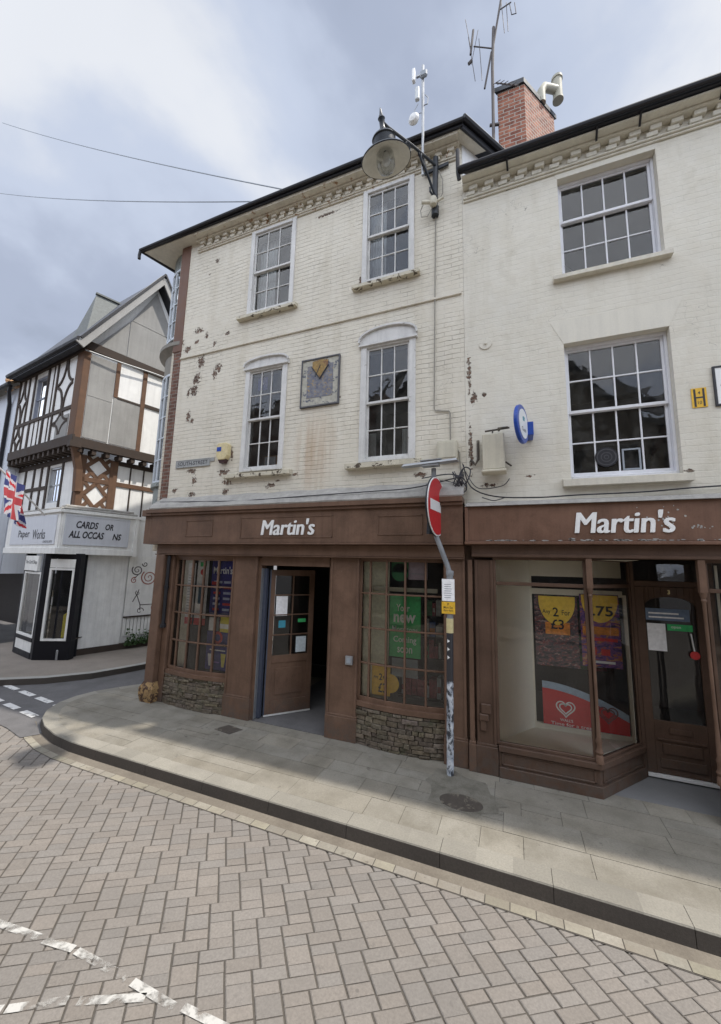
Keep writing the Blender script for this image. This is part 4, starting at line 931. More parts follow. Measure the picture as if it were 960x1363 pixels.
q = MB(); q.text(FDR, '3', 1.845, 2.235, .003, .03, .055, 0, .02); obj('door_number', q, plain('brass', (.5, .38, .18), .35, .6), dr)
rc = MB(); rc.wbox(.9, 2.9, 5.46, 6.35, -.01, .003); obj('recess_floor', rc, paint('grey recess paving', (.2, .2, .2), .8, .8, 4, .1, bmp=.4), BR)
# second shop window beyond the door
FC2 = Fr(1.93, 5.33, 65)
sw = MB(); sw.hprism([(1.90, 5.29), (4.2, 5.29), (4.2, 5.4), (2.0, 5.4), (2.34, 6.12), (2.28, 6.12)], .30, .365)
fr_rect(sw, FF, 1.96, 4.2, .366, 2.66, .035, -.04, 0); sw.box(FF, 1.99, 4.17, 2.30, 2.345, -.04, -.001)
fr_rect(sw, FC2, .03, .83, .366, 2.66, .03, 0, .04)
w2 = obj('shop_window', sw, mBrownR, BR, bevel=.004)
q = MB(); q.quad(FF.p(1.97, .38, -.02), FF.p(4.18, .38, -.02), FF.p(4.18, 2.64, -.02), FF.p(1.97, 2.64, -.02)); q.quad(FC2.p(.04, .38, .02), FC2.p(.82, .38, .02), FC2.p(.82, 2.64, .02), FC2.p(.04, 2.64, .02)); obj('glass', q, mGlassShop, w2, recalc=False)
sr = MB(); sr.hprism([(1.88, 5.27), (4.22, 5.27), (4.22, 6.2), (2.33, 6.2)], 0, .12); sr.hprism([(1.90, 5.30), (4.2, 5.30), (4.2, 6.2), (2.32, 6.2)], .12, .30); obj('stall_riser', sr, mBrownR, BR, bevel=.004)
for bx_ in ((4.2, 4.6, 5.3, 5.6, 0, 2.82), (6.3, 6.7, 5.3, 5.6, 0, 3.3)): pr = MB(); pr.wbox(*bx_); obj('pilaster', pr, mBrownR, BR, bevel=.004)
pr = MB(); pr.wbox(4.605, 6.295, 5.38, 5.6, 0, .4); obj('stall_riser', pr, mBrownR, BR, bevel=.004)
pr = MB(); pr.wbox(6.705, 8.2, 5.45, 5.6, 0, 2.75); obj('ground_floor_wall', pr, mCreamR, BR)
pe = MB(); pe.wbox(2.10, 2.12, 5.44, 5.46, .4, 2.6); pe.wbox(2.6, 4.1, 6.2, 6.23, .4, 2.6); obj('window_display_case', pe, mCreamBoard, BR)

# ================================================================ the timber framed building
TC = Vector((-10.65, 6.15))
FA = Fr(TC.x, TC.y, 172, flip=True, mir=True); FB = Fr(TC.x, TC.y, 75)
TB = thing('timber_framed_building', (-11.5, 8.2, 0), 'black and white timber framed corner building with jettied gable and patched grey panels', 'building')
mPlaster = paint('white lime plaster', (.82, .82, .8), .85, .85, 3, .35, bmp=.1)
mGreyPanel = paint('bare grey render panel', (.33, .325, .31), .9, .72, 2.2, .45, bmp=.3, chip=(.3, .26, .2), chipamt=.68)
mTimber = paint('dark oak', (.062, .045, .035), .8, .6, 6, .3, bmp=.5)
mOak = paint('brown oak', (.16, .09, .055), .8, .55, 5, .5, bmp=.5)
w_ = MB()
LA, LB = 4.1, 4.1
def fourpt(a, b): # plan point a metres along A and b metres along B
    q = Vector((TC.x, TC.y))+FA.d.xy*a+FB.d.xy*b; return (q.x, q.y)
upA = [(.95, 2.15, 6.62, 7.98)]
wall_open(w_, FA, 0, LA, 5.56, 8.3, [(2.1, 2.9, 6.62, 7.98)], .2)
w_.box(FB, 0, LB, 5.56, 8.3, -.2, 0)
w_.box(FB, LB, LB+.05, 5.56, 8.3, -4, 0)
FAl = Fr(*(TC-FA.n.xy*.28-FB.n.xy*.22), 172, flip=True, mir=True); FBl = Fr(*(TC-FA.n.xy*.28-FB.n.xy*.22), 75)
wall_open(w_, FAl, 0, LA, 3.7, 5.36, [(1.0, 1.75, 4.08, 5.12)], .2)
w_.box(FBl, 0, 4, 3.7, 5.36, -.2, 0); w_.box(FBl, 0.6, 4, .16, 3.7, -.2, -.03)
w_.prism(FB, [(.0, 8.3), (3.3, 8.3), (1.64, 11.1)], -.2, -.02)
obj('wall', w_, mPlaster, TB)
# gable boards and grey panels
gp_ = MB()
gp_.box(FB, .15, .76, 6.92, 8.1, 0, .018); gp_.box(FB, .15, .76, 5.74, 6.90, 0, .02); gp_.box(FB, .79, 1.5, 5.74, 7.08, 0, .018)
gp_.prism(FB, [(.25, 8.45), (.98, 8.45), (.98, 9.55)], 0, .015); gp_.prism(FB, [(1.0, 8.45), (2.9, 8.45), (2.5, 9.6), (2.5, 9.6), (1.0, 9.6)], 0, .015); gp_.prism(FB, [(1.03, 9.62), (2.3, 9.62), (1.64, 10.9)], 0, .012)
gp_.box(FA, .45, 1.15, 5.78, 6.42, 0, .02)
obj('grey_panel', gp_, mGreyPanel, TB)
tm = MB(); ok = MB()
# front (side street) face
ok.box(FB, -.03, .13, 5.56, 8.3, -.1, .04); ok.box(FA, .0, .34, 5.56, 8.3, -.1, .035)
ok.box(FB, .775, .88, 7.1, 8.2, 0, .03); ok.box(FB, 1.5, 1.62, 5.7, 8.2, 0, .03); ok.box(FB, -.05, .35, 8.3, 8.45, 0, .03)
tm.box(FB, 0, LB, 8.2, 8.42, 0, .06); tm.box(FB, .88, 1.5, 7.08, 7.14, 0, .03); tm.box(FB, 1.62, LB, 7.1, 7.2, 0, .03); tm.box(FB, -.05, LB, 5.46, 5.70, -.1, .06)
for u in (2.5, 3.2, 4.0): tm.box(FB, u, u+.1, 5.7, 8.2, 0, .028)
for k in range(12): tm.box(FB, .1+k*.33, .2+k*.33, 5.32, 5.46, -.3, .03)
# far eave side
tm.box(FA, -.04, LA, 8.12, 8.3, 0, .05); tm.box(FA, -.04, LA, 5.50, 5.76, -.1, .06); tm.box(FA, .34, LA, 6.55, 6.65, 0, .03)
for u, wd in ((1.42, .08), (2.02, .08), (2.9, .1), (3.32, .08), (4.0, .1)): tm.box(FA, u, u+wd, 5.76, 8.12, 0, .028)
for u in (1.68, 1.98, 2.3, 2.6): tm.box(FA, u, u+.04, 5.76, 6.55 if u > 2 else 8.1, 0, .018)
for k in range(14): tm.box(FA, .1+k*.3, .2+k*.3, 5.34, 5.50, -.3, .03)
def curves(fr, u0, u1, z0, z1, mb):   # bowed lozenge bracing
    uc, zc = (u0+u1)/2, (z0+z1)/2
    for sx in (-1, 1):
        for sz in (-1, 1):
            pts = []
            for k in range(7):
                a = k/6*math.pi/2; pts.append((uc+sx*(u1-u0)/2*(1-math.sin(a)*.92), zc+sz*(z1-z0)/2*(1-math.cos(a)*.95)))
            for a, b in zip(pts[:-1], pts[1:]): mb.bar(fr.p(*a, .014), fr.p(*b, .014), .03, .07)
for (a, b) in ((.48, 1.36), (3.42, 3.98)):
    curves(FA, a, b, 6.65, 8.1, tm); 
curves(FA, .48, 1.36, 5.9, 6.6, tm); curves(FA, 3.42, 3.98, 5.76, 6.55, tm)
# lower storey under the jetty
def xbrace(fr, a, b, c, d, mb, wd=.11):
    m_ = ((a+b)/2, (c+d)/2)
    for p, q in (((m_[0], d), (a, m_[1])), ((a, m_[1]), (m_[0], c)), ((m_[0], c), (b, m_[1])), ((b, m_[1]), (m_[0], d))): mb.bar(fr.p(*p, .012), fr.p(*q, .012), .026, wd)
    for p, q in (((a, d), (a+.22*(b-a), d-.22*(d-c))), ((b, d), (b-.22*(b-a), d-.22*(d-c))), ((a, c), (a+.22*(b-a), c+.22*(d-c))), ((b, c), (b-.22*(b-a), c+.22*(d-c)))): mb.bar(fr.p(*p, .01), fr.p(*q, .01), .02, wd*.9)
ok.box(FBl, -.02, .14, 3.7, 5.33, -.1, .03); ok.box(FAl, 0, .12, 3.7, 5.33, -.1, .03); ok.box(FBl, .72, .92, 3.7, 5.33, 0, .035); xbrace(FBl, .14, .72, 4.72, 5.33, ok); xbrace(FBl, .14, .72, 3.9, 4.60, ok); ok.box(FBl, .0, 4, 4.60, 4.73, 0, .03)
for u in (1.28, 1.65, 2.1, 2.6): tm.box(FBl, u, u+.035, 3.7, 4.6, 0, .02); tm.box(FBl, u-.03, u+.005, 4.73, 5.3, 0, .02)
tm.box(FBl, .92, 4, 5.22, 5.34, 0, .03)
for u, wd in ((.14, .06), (.88, .1), (1.76, .12), (2.2, .1), (2.7, .1), (3.3, .1)): tm.box(FAl, u, u+wd, 3.7, 5.33, 0, .025)
tm.box(FAl, 0, 4, 5.2, 5.34, 0, .03); tm.box(FAl, 1.76, 4, 4.5, 4.6, 0, .028)
# dragon post and corner bracket
cb = FB.p(-.06, 0, .0)
for z0, z1, r0, r1 in ((4.3, 4.9, 0, .04), (4.9, 5.25, .04, .16), (5.25, 5.5, .16, .28)):
    pa = Vector((*(FAl.o.xy+(TC-FAl.o.xy)*r0/.28), z0)); pb = Vector((*(FAl.o.xy+(TC-FAl.o.xy)*r1/.28), z1)); ok.bar(pa, pb, .16, .16, upv=FA.n)
tm.box(FB, -.1, .16, 5.42, 5.58, -.14, .09)
obj('dark_timbers', tm, mTimber, TB); obj('oak_frame', ok, mOak, TB, bevel=.006)
def small_window(parent, fr, u0, u1, z0, z1, cols, rows, mat, o=-.06, open_top=False):
    f = MB(); fr_rect(f, fr, u0, u1, z0, z1, .05, o-.05, o+.03)
    for k in range(1, cols): x = u0+(u1-u0)*k/cols; f.box(fr, x-.012, x+.012, z0+.05, z1-.05, o-.03, o)
    for k in range(1, rows): z = z0+(z1-z0)*k/rows; f.box(fr, u0+.05, u1-.05, z-.02, z+.02, o-.035, o+.005)
    wn = obj('window', f, mat, parent); q = MB(); q.quad(fr.p(u0, z0, o-.015), fr.p(u1, z0, o-.015), fr.p(u1, z1, o-.015), fr.p(u0, z1, o-.015)); obj('glass', q, mGlass, wn, recalc=False)
    b_ = MB(); b_.quad(fr.p(u0-.1, z0-.1, o-.14), fr.p(u1+.1, z0-.1, o-.14), fr.p(u1+.1, z1+.1, o-.14), fr.p(u0-.1, z1+.1, o-.14)); obj('blind', b_, mInterior, wn, recalc=False); return wn
small_window(TB, FA, 2.1, 2.9, 6.62, 7.98, 1, 2, paint('blue grey window paint', (.22, .24, .3), .5, .8, 5, .3)); small_window(TB, FAl, 1.0, 1.75, 4.08, 5.12, 2, 2, mMetal)
# roof: gable towards the side street, eave towards the road
rf = MB(); ov = .32
def P3(a, b, z): q = fourpt(a, b); return (q[0], q[1], z)
e0, e1_ = 8.22, 8.22; rz_ = 11.3; bb = -.28; br__ = 1.64; be = 3.55; aa = -ov
zt_ = .1
for (b0, z0_, b1, z1_) in ((bb, 8.12, br__, rz_), (be, 8.12, br__, rz_)):
    P = [P3(aa, b0, z0_), P3(LA+.05, b0, z0_), P3(LA+.05, b1, z1_), P3(aa, b1, z1_)]
    rf.hexa(P+[(x, y, z+zt_) for x, y, z in P])
obj('roof', rf, mSlate, TB)
bg_ = MB()
for b0, in ((bb,), (be,)):
    bg_.bar(Vector(P3(aa-.005, b0, 8.1)), Vector(P3(aa-.005, br__, rz_-.01)), .05, .22)
obj('bargeboard', bg_, paint('grey bargeboard', (.34, .335, .32), .7, .8, 5, .3), TB, bevel=.005)
bk = MB()
for b0 in (bb, be): bk.bar(Vector(P3(aa-.02, b0, 8.28)), Vector(P3(aa-.02, br__, rz_+.13)), .1, .05)
bk.tube([P3(-.35, bb-.03, 8.24), P3(LA+.1, bb-.03, 8.24)], .07, 8); bk.bar(Vector(P3(-.3, bb+.08, 8.2)), Vector(P3(LA, bb+.08, 8.2)), .2, .1)
obj('gutter', bk, mBlack, TB)
hp = MB()   # small hipped roof rising behind the gable
hp.add([P3(.95, .30, 9.0), P3(2.0, .30, 9.0), P3(1.5, .66, 10.8), P3(1.35, 1.9, 10.8), P3(.7, 1.9, 10.2), P3(2.3, 1.9, 10.2)], [(0, 1, 2), (0, 2, 3, 4), (1, 5, 3, 2)])
hp.bar(Vector(P3(1.5, .64, 10.82)), Vector(P3(1.35, 1.9, 10.82)), .12, .05)
obj('dormer_roof', hp, paint('stone tile', (.2, .21, .2), .8, .6, 14, .1, bmp=.8, chip=(.3, .32, .28), chipamt=.66), TB)
# shop below
mShopWhite = paint('dirty white shop paint', (.8, .8, .77), .6, .8, 4, .35); mShopGrey = paint('pale grey sign board', (.58, .6, .64), .5, .9, 3, .2); mShopBlack = paint('black shop paint', (.01, .01, .013), .5, .8, 5, .1, spec=.2)
FAs = Fr(*(TC+FA.n.xy*.02), 172, flip=True, mir=True); FBs = Fr(*(TC+FA.n.xy*.02), 75)
fs = MB(); fs.box(FBs, 0, 1.82, 2.66, 3.72, -.35, .04); fs.box(FBs, -.02, 1.85, 2.62, 2.78, -.3, .07); fs.box(FAs, 0.0, 3.2, 2.66, 3.72, -.5, .04); fs.box(FAs, -.02, 3.2, 2.62, 2.78, -.3, .07); fs.box(FBs, -.04, 1.86, 3.68, 3.76, -.35, .09); fs.box(FAs, -.09, 3.2, 3.68, 3.76, -.35, .09); fs.box(FBs, 1.72, 1.82, 2.6, 3.72, -.1, .075)
fs = obj('fascia', fs, mShopWhite, TB, bevel=.005)
pn = MB(); pn.box(FBs, .08, 1.56, 2.88, 3.62, .042, .058); fr_rect(pn, FBs, .06, 1.58, 2.86, 3.64, .03, .042, .07); pn.box(FAs, .14, 2.85, 2.86, 3.62, .042, .058)
obj('sign_board', pn, mShopGrey, fs)
tx = MB(); tx.text(FBs, 'CARDS', .3, 3.30, .062, .50, .19, 0, .03, .2); tx.text(FBs, 'OR', .97, 3.30, .062, .20, .17, 0, .03, .2); tx.text(FBs, 'ALL OCCAS', .16, 3.04, .062, .80, .19, 0, .035, .2); tx.text(FBs, 'NS', 1.17, 3.04, .062, .22, .18, 0, .035, .2)
obj('lettering', tx, mTextK, fs)
tx = MB(); tx.text(FAs, 'Paper', 2.32, 3.0, .062, .72, .26, 0, .01); tx.text(FAs, 'Works', 1.42, 3.0, .062, .75, .26, 0, .01); tx.text(FAs, 'CARDS & GIFTS', .75, 2.9, .062, .5, .06, 0, .01)
obj('lettering', tx, mTextK, fs)
lf = MB(); lf.box(FBs, .0, 1.78, 3.765, 3.83, -.35, .05); lf.box(FBs, .04, 1.7, 3.83, 3.9, -.35, -.02); lf.box(FAs, 0, 3.2, 3.765, 3.82, -.35, .05); obj('lead_flashing', lf, mLead, TB, bevel=.02)
blk = MB(); blk.box(FBl, -.12, .42, .0, 2.64, -.3, .12); obj('corner_pier', blk, mShopBlack, TB, bevel=.01)
FG = Fr(-11.12, 6.14, 27); FH = Fr(-12.55, 6.44, -11.9)
sg = MB(); sg.box(FG, 0, .85, 0, .46, -.2, 0); sg.box(FG, 0, .14, .46, 2.64, -.2, 0); sg.box(FG, .74, .85, .46, 2.64, -.2, 0); sg.box(FG, .14, .74, 2.5, 2.64, -.2, -.01)
sg.box(FH, 1.3, 1.46, 0, 2.64, -.2, 0); sg.box(FH, 0, .12, 0, 2.64, -.2, 0); sg.box(FH, .12, 1.3, .40, .50, -.2, .01); sg.box(FH, .12, 1.3, 0, .14, -.2, .01)
obj('shopfront', sg, mShopBlack, TB, bevel=.004)
sgw = MB(); fr_rect(sgw, FG, .14, .74, .46, 2.26, .05, -.08, .012); sgw.box(FG, .14, .74, 2.27, 2.49, -.1, .008); fr_rect(sgw, FH, .12, 1.3, .50, 2.14, .05, -.08, .005); sgw.box(FH, .12, 1.3, .145, .395, -.1, -.005)
wn = obj('shop_window', sgw, mShopWhite, TB)
q = MB(); q.quad(FG.p(.18, .5, -.03), FG.p(.7, .5, -.03), FG.p(.7, 2.22, -.03), FG.p(.18, 2.22, -.03)); q.quad(FH.p(.16, .54, -.03), FH.p(1.26, .54, -.03), FH.p(1.26, 2.1, -.03), FH.p(.16, 2.1, -.03)); obj('glass', q, mGlassShop, wn, recalc=False)
sb = MB(); sb.box(FH, .2, 1.15, 2.17, 2.56, -.02, .05); sb = obj('hanging_sign', sb, mShopWhite, TB, bevel=.005)
tx = MB(); tx.text(FH, 'The Card Shop', .26, 2.32, .054, .82, .13, 0, .005); obj('lettering', tx, mTextK, sb)
bx = MB(); bx.box(FG, .1, .8, .3, 2.5, -.7, -.68, 0); bx.box(FG, .1, .8, .45, .47, -.7, -.1, 0); bx.box(FH, .1, 1.3, .4, 2.6, -.8, -.78, 1); bx.box(FH, .1, 1.3, .48, .5, -.8, -.1, 1)
rs = random.Random(9)
for k in range(14):
    x = rs.uniform(.2, .6); z = rs.uniform(.5, 1.9); bx.box(FG, x, x+rs.uniform(.05, .15), z, z+rs.uniform(.1, .3), -.5, -.48-rs.uniform(0, .1), rs.choice((2, 3, 1)))
for k in range(24):
    x = rs.uniform(.15, 1.1); z = rs.uniform(.5, 1.8); bx.box(FH, x, x+rs.uniform(.05, .2), z, z+rs.uniform(.08, .25), -.5, -.48-rs.uniform(0, .1), rs.choice((1, 1, 3, 4)))
bx.prism(FG, [(.40, .52), (.69, .52), (.69, 1.2), (.46, 1.02)], -.14, -.12, 5)
obj('window_goods', bx, [plain('dark display', (.08, .06, .05), .9), plain('kraft card', (.38, .33, .25), .9, var=.3), mNavy, mPaper, mGrey, plain('bright yellow', (.8, .68, .03), .6)], TB)
wp = MB(); wp.box(FBl, .45, 1.45, .16, 2.64, -.02, .03); 
for k in range(1, 6): wp.box(FBl, .45+k*.17, .456+k*.17, .17, 2.62, .031, .036)
wp.box(FBl, 1.5, 4, .9, 2.62, -.02, .01); wp.box(FBl, 1.5, 4, .86, .9, -.02, .05, 1)
for k in range(26): wp.box(FBl, 1.5+k*.1, 1.58+k*.1, .35, .86, -.02, .008)
wp.box(FBl, .42, 4, 0, .16, -.05, .06, 1); obj('white_boarding', wp, [mShopWhite, mTimber], TB)
# curling mural on the white boarding
mu = MB(); 
def curl(u, z, r, turns, a0_, mi, w0=.018, sgn_=1, kk=.12):
    n = 40; pr_ = None
    for i in range(n+1):
        t = i/n; rr = r*(1-t)**.8+.008; a = a0_+sgn_*t*turns*2*math.pi; q = (u+rr*math.cos(a), z+rr*math.sin(a))
        if pr_: mu.bar(FBl.p(*pr_, .0125), FBl.p(*q, .0125), .004, w0*(1-.5*t), mi)
        pr_ = q
for a in ((1.75, 2.22, .15, 1.8, 2.5, 0, .03), (1.68, 1.92, .08, 1.4, 1, 1, .03), (1.95, 2.4, .07, 1.2, 3, 0, .03), (2.1, 2.0, .22, 2.2, 2.3, 1, .035), (2.45, 2.3, .2, 2, 0, 0, .03), (1.93, 1.02, .1, .99, 0, 0, .02), (2.35, 1.08, .16, .99, 0, 1, .02), (1.82, 1.55, .06, 1.2, 2, 0, .02)): curl(*a)
for p, q in (((1.8, 1.5), (1.92, 1.2)), ((1.92, 1.2), (2.3, 1.2)), ((1.7, 1.3), (1.8, 1.5)), ((1.85, 1.65), (1.8, 1.5)), ((1.78, 2.08), (1.68, 1.98)), ((1.92, 1.2), (1.93, 1.05))): mu.bar(FBl.p(*p, .0125), FBl.p(*q, .0125), .004, .022, 0)
obj('mural', mu, [plain('dark mural paint', (.06, .045, .05), .7), plain('red mural paint', (.3, .1, .08), .7)], TB)
ft = MB()
ft.tube([FBl.p(-.02, .0, .22), FBl.p(-.02, .22, .22), FBl.p(.03, .3, .16)], .03, 8); obj('drain_shoe', ft, mMetal, TB)
bcable = MB(); bcable.tube([FB.p(-.05, 8.1, .12), FB.p(.8, 8.12, .16), FB.p(1.7, 8.2, .14), FB.p(3.9, 8.3, .1)], .022, 6); obj('gutter_pipe', bcable, mMetal, TB)
# ivy at the foot of the boarding
iv = MB(); rs = random.Random(21)
for k in range(900):
    u = rs.uniform(1.55, 3.2); z = .1+abs(rs.gauss(0, .16)); o_ = .05+rs.uniform(0, .16); c_ = FBl.p(u, z, o_); s_ = rs.uniform(.02, .04)
    a = Vector((rs.uniform(-1, 1), rs.uniform(-1, 1), rs.uniform(-1, 1))).normalized()*s_; b = a.cross(Vector((rs.uniform(-1, 1), rs.uniform(-1, 1), rs.uniform(-1, 1)))).normalized()*s_*.8
    iv.quad(c_-a, c_-b, c_+a, c_+b)
obj('low_hedge', iv, plain('ivy leaves', (.05, .1, .03), .6, var=.4), label='low dark green hedge along the foot of the white boarding', cat='hedge', kind='stuff', recalc=False, loc=tuple(FBl.p(2.3, 0, .1)))

# ---- rendered building beyond, at the left edge
RB = thing('rendered_building', (-16.5, 7.2, 0), 'pale rendered building with a black drainpipe at the left edge of the picture', 'building')
FN = Fr(*fourpt(4.12, 0), 172, flip=True, mir=True)
w_ = MB(); wall_open(w_, FN, 0, 7, 2.65, 8.0, [(2.2, 3.3, 4.6, 6.4), (4.6, 5.7, 4.6, 6.4)], .2); w_.box(FN, 0, .7, 0, 2.65, -.2, 0); w_.box(FN, 0, 7, 2.65, 8.0, -6, -5.9); w_.box(FN, 6.9, 7, 0, 8, -5.9, -.21); w_.box(FN, -.02, 0.08, 2, 8, -5.9, -.21)
obj('wall', w_, paint('pale grey blue render', (.62, .66, .72), .8, .9, 2, .25), RB)
small_window(RB, FN, 2.2, 3.3, 4.6, 6.4, 2, 2, mWhitePaint); small_window(RB, FN, 4.6, 5.7, 4.6, 6.4, 2, 2, mWhitePaint)
s = MB(); s.box(FN, .7, 7, 0, .45, -.3, 0); s.box(FN, .7, .86, .45, 2.65, -.3, 0); s.box(FN, 3.2, 3.4, .45, 2.65, -.3, 0); s.box(FN, 6.8, 7, .45, 2.65, -.3, 0); s.box(FN, -.1, .7, 0, .42, 0, .05); s.box(FN, -.08, .1, .42, 2.6, .0, .03); obj('shopfront', s, mShopBlack, RB)
q = MB(); q.quad(FN.p(.86, .45, -.1), FN.p(6.8, .45, -.1), FN.p(6.8, 2.65, -.1), FN.p(.86, 2.65, -.1)); obj('glass', q, mGlassShop, RB, recalc=False)
q = MB(); q.box(FN, .1, 6.9, 0, 2.6, -2, -1.9); obj('interior', q, mIntDark, RB)
rf = MB(); P = [FN.p(-.0, 8.0, .25), FN.p(7.1, 8.0, .25), FN.p(7.1, 10.5, -3), FN.p(0, 10.5, -3)]; rf.hexa(P+[v+Vector((0, 0, .1)) for v in P]); obj('roof', rf, paint('mossy tile', (.16, .13, .09), .9, .6, 10, .2, bmp=.8), RB)
dp = MB(); dp.tube([FN.p(.15, 8.0, .2), FN.p(.3, 7.85, .18), FN.p(.5, 7.5, .06), FN.p(.5, 2.7, .06)], .055, 8); dp.tube([FN.p(0, 8.02, .28), FN.p(7, 8.02, .28)], .06, 8); obj('drainpipe', dp, mBlack, RB, smooth=True)
ch = MB(); ch.lathe(FN.p(1.0, 8.3, -.2), [(.13, 0), (.11, .4), (.13, .42), (.13, .5)], 12); ch.lathe(FN.p(1.7, 8.3, -.2), [(.13, 0), (.11, .35), (.13, .37), (.13, .45)], 12); obj('chimney_pot', ch, plain('buff clay', (.5, .3, .16), .8), RB, smooth=True)

# ================================================================ street furniture and things on the walls
# no entry post
PO = thing('no_entry_post', (-.78, 5.12, 0), 'bent grey no entry sign post with peeling white foot against the shopfront', 'sign post')
def post_mat():
    mt, t, b = newmat('peeling post paint'); p = pos(t); sp = t.nodes.new('ShaderNodeSeparateXYZ'); L_(t, p, sp.inputs[0])
    n = nz(t, mapv(t, p, (1, 1, .6)), 16, 6, .7, .3)
    gray = mixc(t, rng(t, nz(t, p, 8, 4), .3, .7), (.17, .18, .19), (.26, .27, .28))
    white = mixc(t, rng(t, n, .44, .52), (.035, .04, .05), mixc(t, rng(t, nz(t, p, 12, 5), .4, .65), (.6, .63, .66), (.3, .34, .4)))
    black = (.03, .03, .035)
    z = sp.outputs[2]; c = mixc(t, rng(t, z, 1.08, 1.10), white, black); c = mixc(t, rng(t, z, 1.83, 1.84), c, gray)
    L_(t, c, b.inputs['Base Color']); b.inputs['Roughness'].default_value = .5; bump(t, n, .5, .004, b); return mt
p_ = MB(); p_.tube([(-.78, 5.12, -.01), (-.775, 5.12, 1.0), (-.765, 5.12, 2.42)], .043, 16); p_.lathe((-.765, 5.12, 2.40), [(.046, 0), (.05, .01), (.05, .06), (.043, .07)], 16)
p_.tube([(-.765, 5.12, 2.42), (-.79, 5.12, 2.52), (-.90, 5.11, 2.82), (-.95, 5.11, 2.95), (-.965, 5.11, 3.05), (-.97, 5.11, 3.86)], .033, 14)
obj('pole', p_, post_mat(), PO, smooth=True)
FS = Fr(-.93, 5.09, 83)
sn = MB(); FS_n = FS.n
sgn_d = MB(); sgn_d.disc(FS, 0, 3.32, .40, 0, .012, 40, 0); sgn_d.disc(FS, 0, 3.32, .385, .0121, .0135, 40, 1); sgn_d.box(FS, -.30, .30, 3.25, 3.39, .0136, .0155, 0)
nd = obj('no_entry_disc', sgn_d, [plain('reflective white', (.75, .75, .74), .4, var=.05), plain('sign red', (.5, .025, .03), .4, var=.1)], PO)
br_ = MB(); br_.disc(FS, 0, 3.32, .405, -.02, -.003, 40); br_.box(FS, -.18, .18, 3.42, 3.46, -.05, -.02); br_.box(FS, -.18, .18, 3.16, 3.20, -.05, -.02); br_.tube([(-.97, 5.11, 3.2), (-.965, 5.07, 3.2)], .05, 10); br_.tube([(-1.02, 5.10, 2.95), (-1.0, 5.08, 3.2)], .05, 8)
obj('sign_back', br_, mDarkMetal, PO)
sl_ = MB(); FT = Fr(-1.0, 5.05, -6)
sl_.hexa([FT.p(-.42, 3.895, .06), FT.p(.38, 3.91, .06), FT.p(.38, 3.91, -.06), FT.p(-.42, 3.895, -.06), FT.p(-.38, 3.935, .05), FT.p(.36, 3.945, .05), FT.p(.36, 3.945, -.05), FT.p(-.38, 3.935, -.05)]); sl_.box(FT, -.12, .12, 3.87, 3.9, -.05, .05); sl_.box(FT, -.14, .16, 3.946, 3.965, -.055, .055)
obj('sign_light', sl_, mMetal, PO, bevel=.006)
FP = FY(5.075)
nt_ = MB(); nt_.box(FP, -.86, -.70, 2.08, 2.36, 0, .004, 0)
for k in range(7): nt_.box(FP, -.83, -.74+random.uniform(-.02, .02), 2.12+k*.028, 2.127+k*.028, .0042, .005, 1)
obj('notice', nt_, [mPaper, mGrey], label='white typed notice fixed to the no entry post above the yellow sign', cat='notice', group='paper notices')
nt_ = MB(); nt_.box(FP, -.865, -.695, 1.92, 2.07, 0, .006, 0); nt_.text(FP, 'P', -.79, 2.025, .0065, .02, .03, 1, .01); nt_.text(FP, 'Mon-Sat', -.84, 1.985, .0065, .12, .03, 1, .005); nt_.text(FP, '8am-6pm', -.84, 1.945, .0065, .12, .03, 1, .005)
obj('yellow_plate', nt_, [mYel, mTextK], label='small yellow parking plate on the post, below the white notice', cat='sign')
nt_ = MB(); nt_.tube([(-.77, 5.12, 1.68), (-.77, 5.12, 1.86)], .0455, 14); nt_.tube([(-.77, 5.12, 1.76), (-.77, 5.12, 1.77)], .0465, 14)
obj('pale_band', nt_, plain('pale yellow band', (.6, .52, .28), .5), PO)
ar = MB(); F7 = FY(5.074)
for z in (1.36, 1.46, 1.56): ar.prism(F7, [(-.795, z), (-.795, z+.045), (-.765, z+.022)], 0, .003)
obj('arrow_marks', ar, mTextW, PO)

# street lamp on a wall bracket
LP = thing('street_lamp', (-.97, 5.40, 8.2), 'black iron bracket street lamp with wide shallow shade on the corner building', 'street lamp')
la = MB(); la.tube([(-.99, 5.38, 8.22), (-.97, 5.36, 9.15)], .045, 8); la.tube([(-.99, 5.40, 8.28), (-.99, 5.40, 8.12)], .06, 8)
la.bar((-1.17, 5.41, 8.98), (-.77, 5.41, 9.02), .03, .05); 
A0 = Vector((-.97, 5.33, 8.98)); A1 = Vector((-1.47, 4.36, 8.72))
la.tube([A0, A0+(A1-A0)*.5+Vector((0, 0, .02)), A1, A1+(A1-A0).normalized()*.12+Vector((0, 0, .02))], .022, 8)
la.tube([Vector((-.98, 5.33, 8.42)), Vector((-1.05, 5.18, 8.62)), A0+(A1-A0)*.38+Vector((0, 0, -.02))], .02, 8); la.tube([(-.98, 5.33, 8.42), (-1.0, 5.27, 8.36), (-1.03, 5.2, 8.38), (-1.03, 5.19, 8.44)], .016, 6)
for k in range(10):
    pass
c0 = A0+(A1-A0)*.30+Vector((0, 0, -.10))
la.tube([c0+Vector((0, .08*math.cos(a)*.9, .08*math.sin(a))) for a in [i*math.pi/8 for i in range(17)]], .012, 6)
c1 = A0+(A1-A0)*.6+Vector((0, 0, -.06)); la.tube([c1+Vector((-.02*math.cos(a), -.06*math.cos(a), .06*math.sin(a))) for a in [i*math.pi/8 for i in range(12)]], .01, 6)
sc_ = A1+(A1-A0).normalized()*.12+Vector((0, 0, .05)); la.tube([sc_+Vector((.02*math.cos(a), .045*math.cos(a), .045*math.sin(a))) for a in [i*math.pi/8 for i in range(15)]], .012, 6)
obj('bracket_arm', la, mDarkMetal, LP, smooth=True)
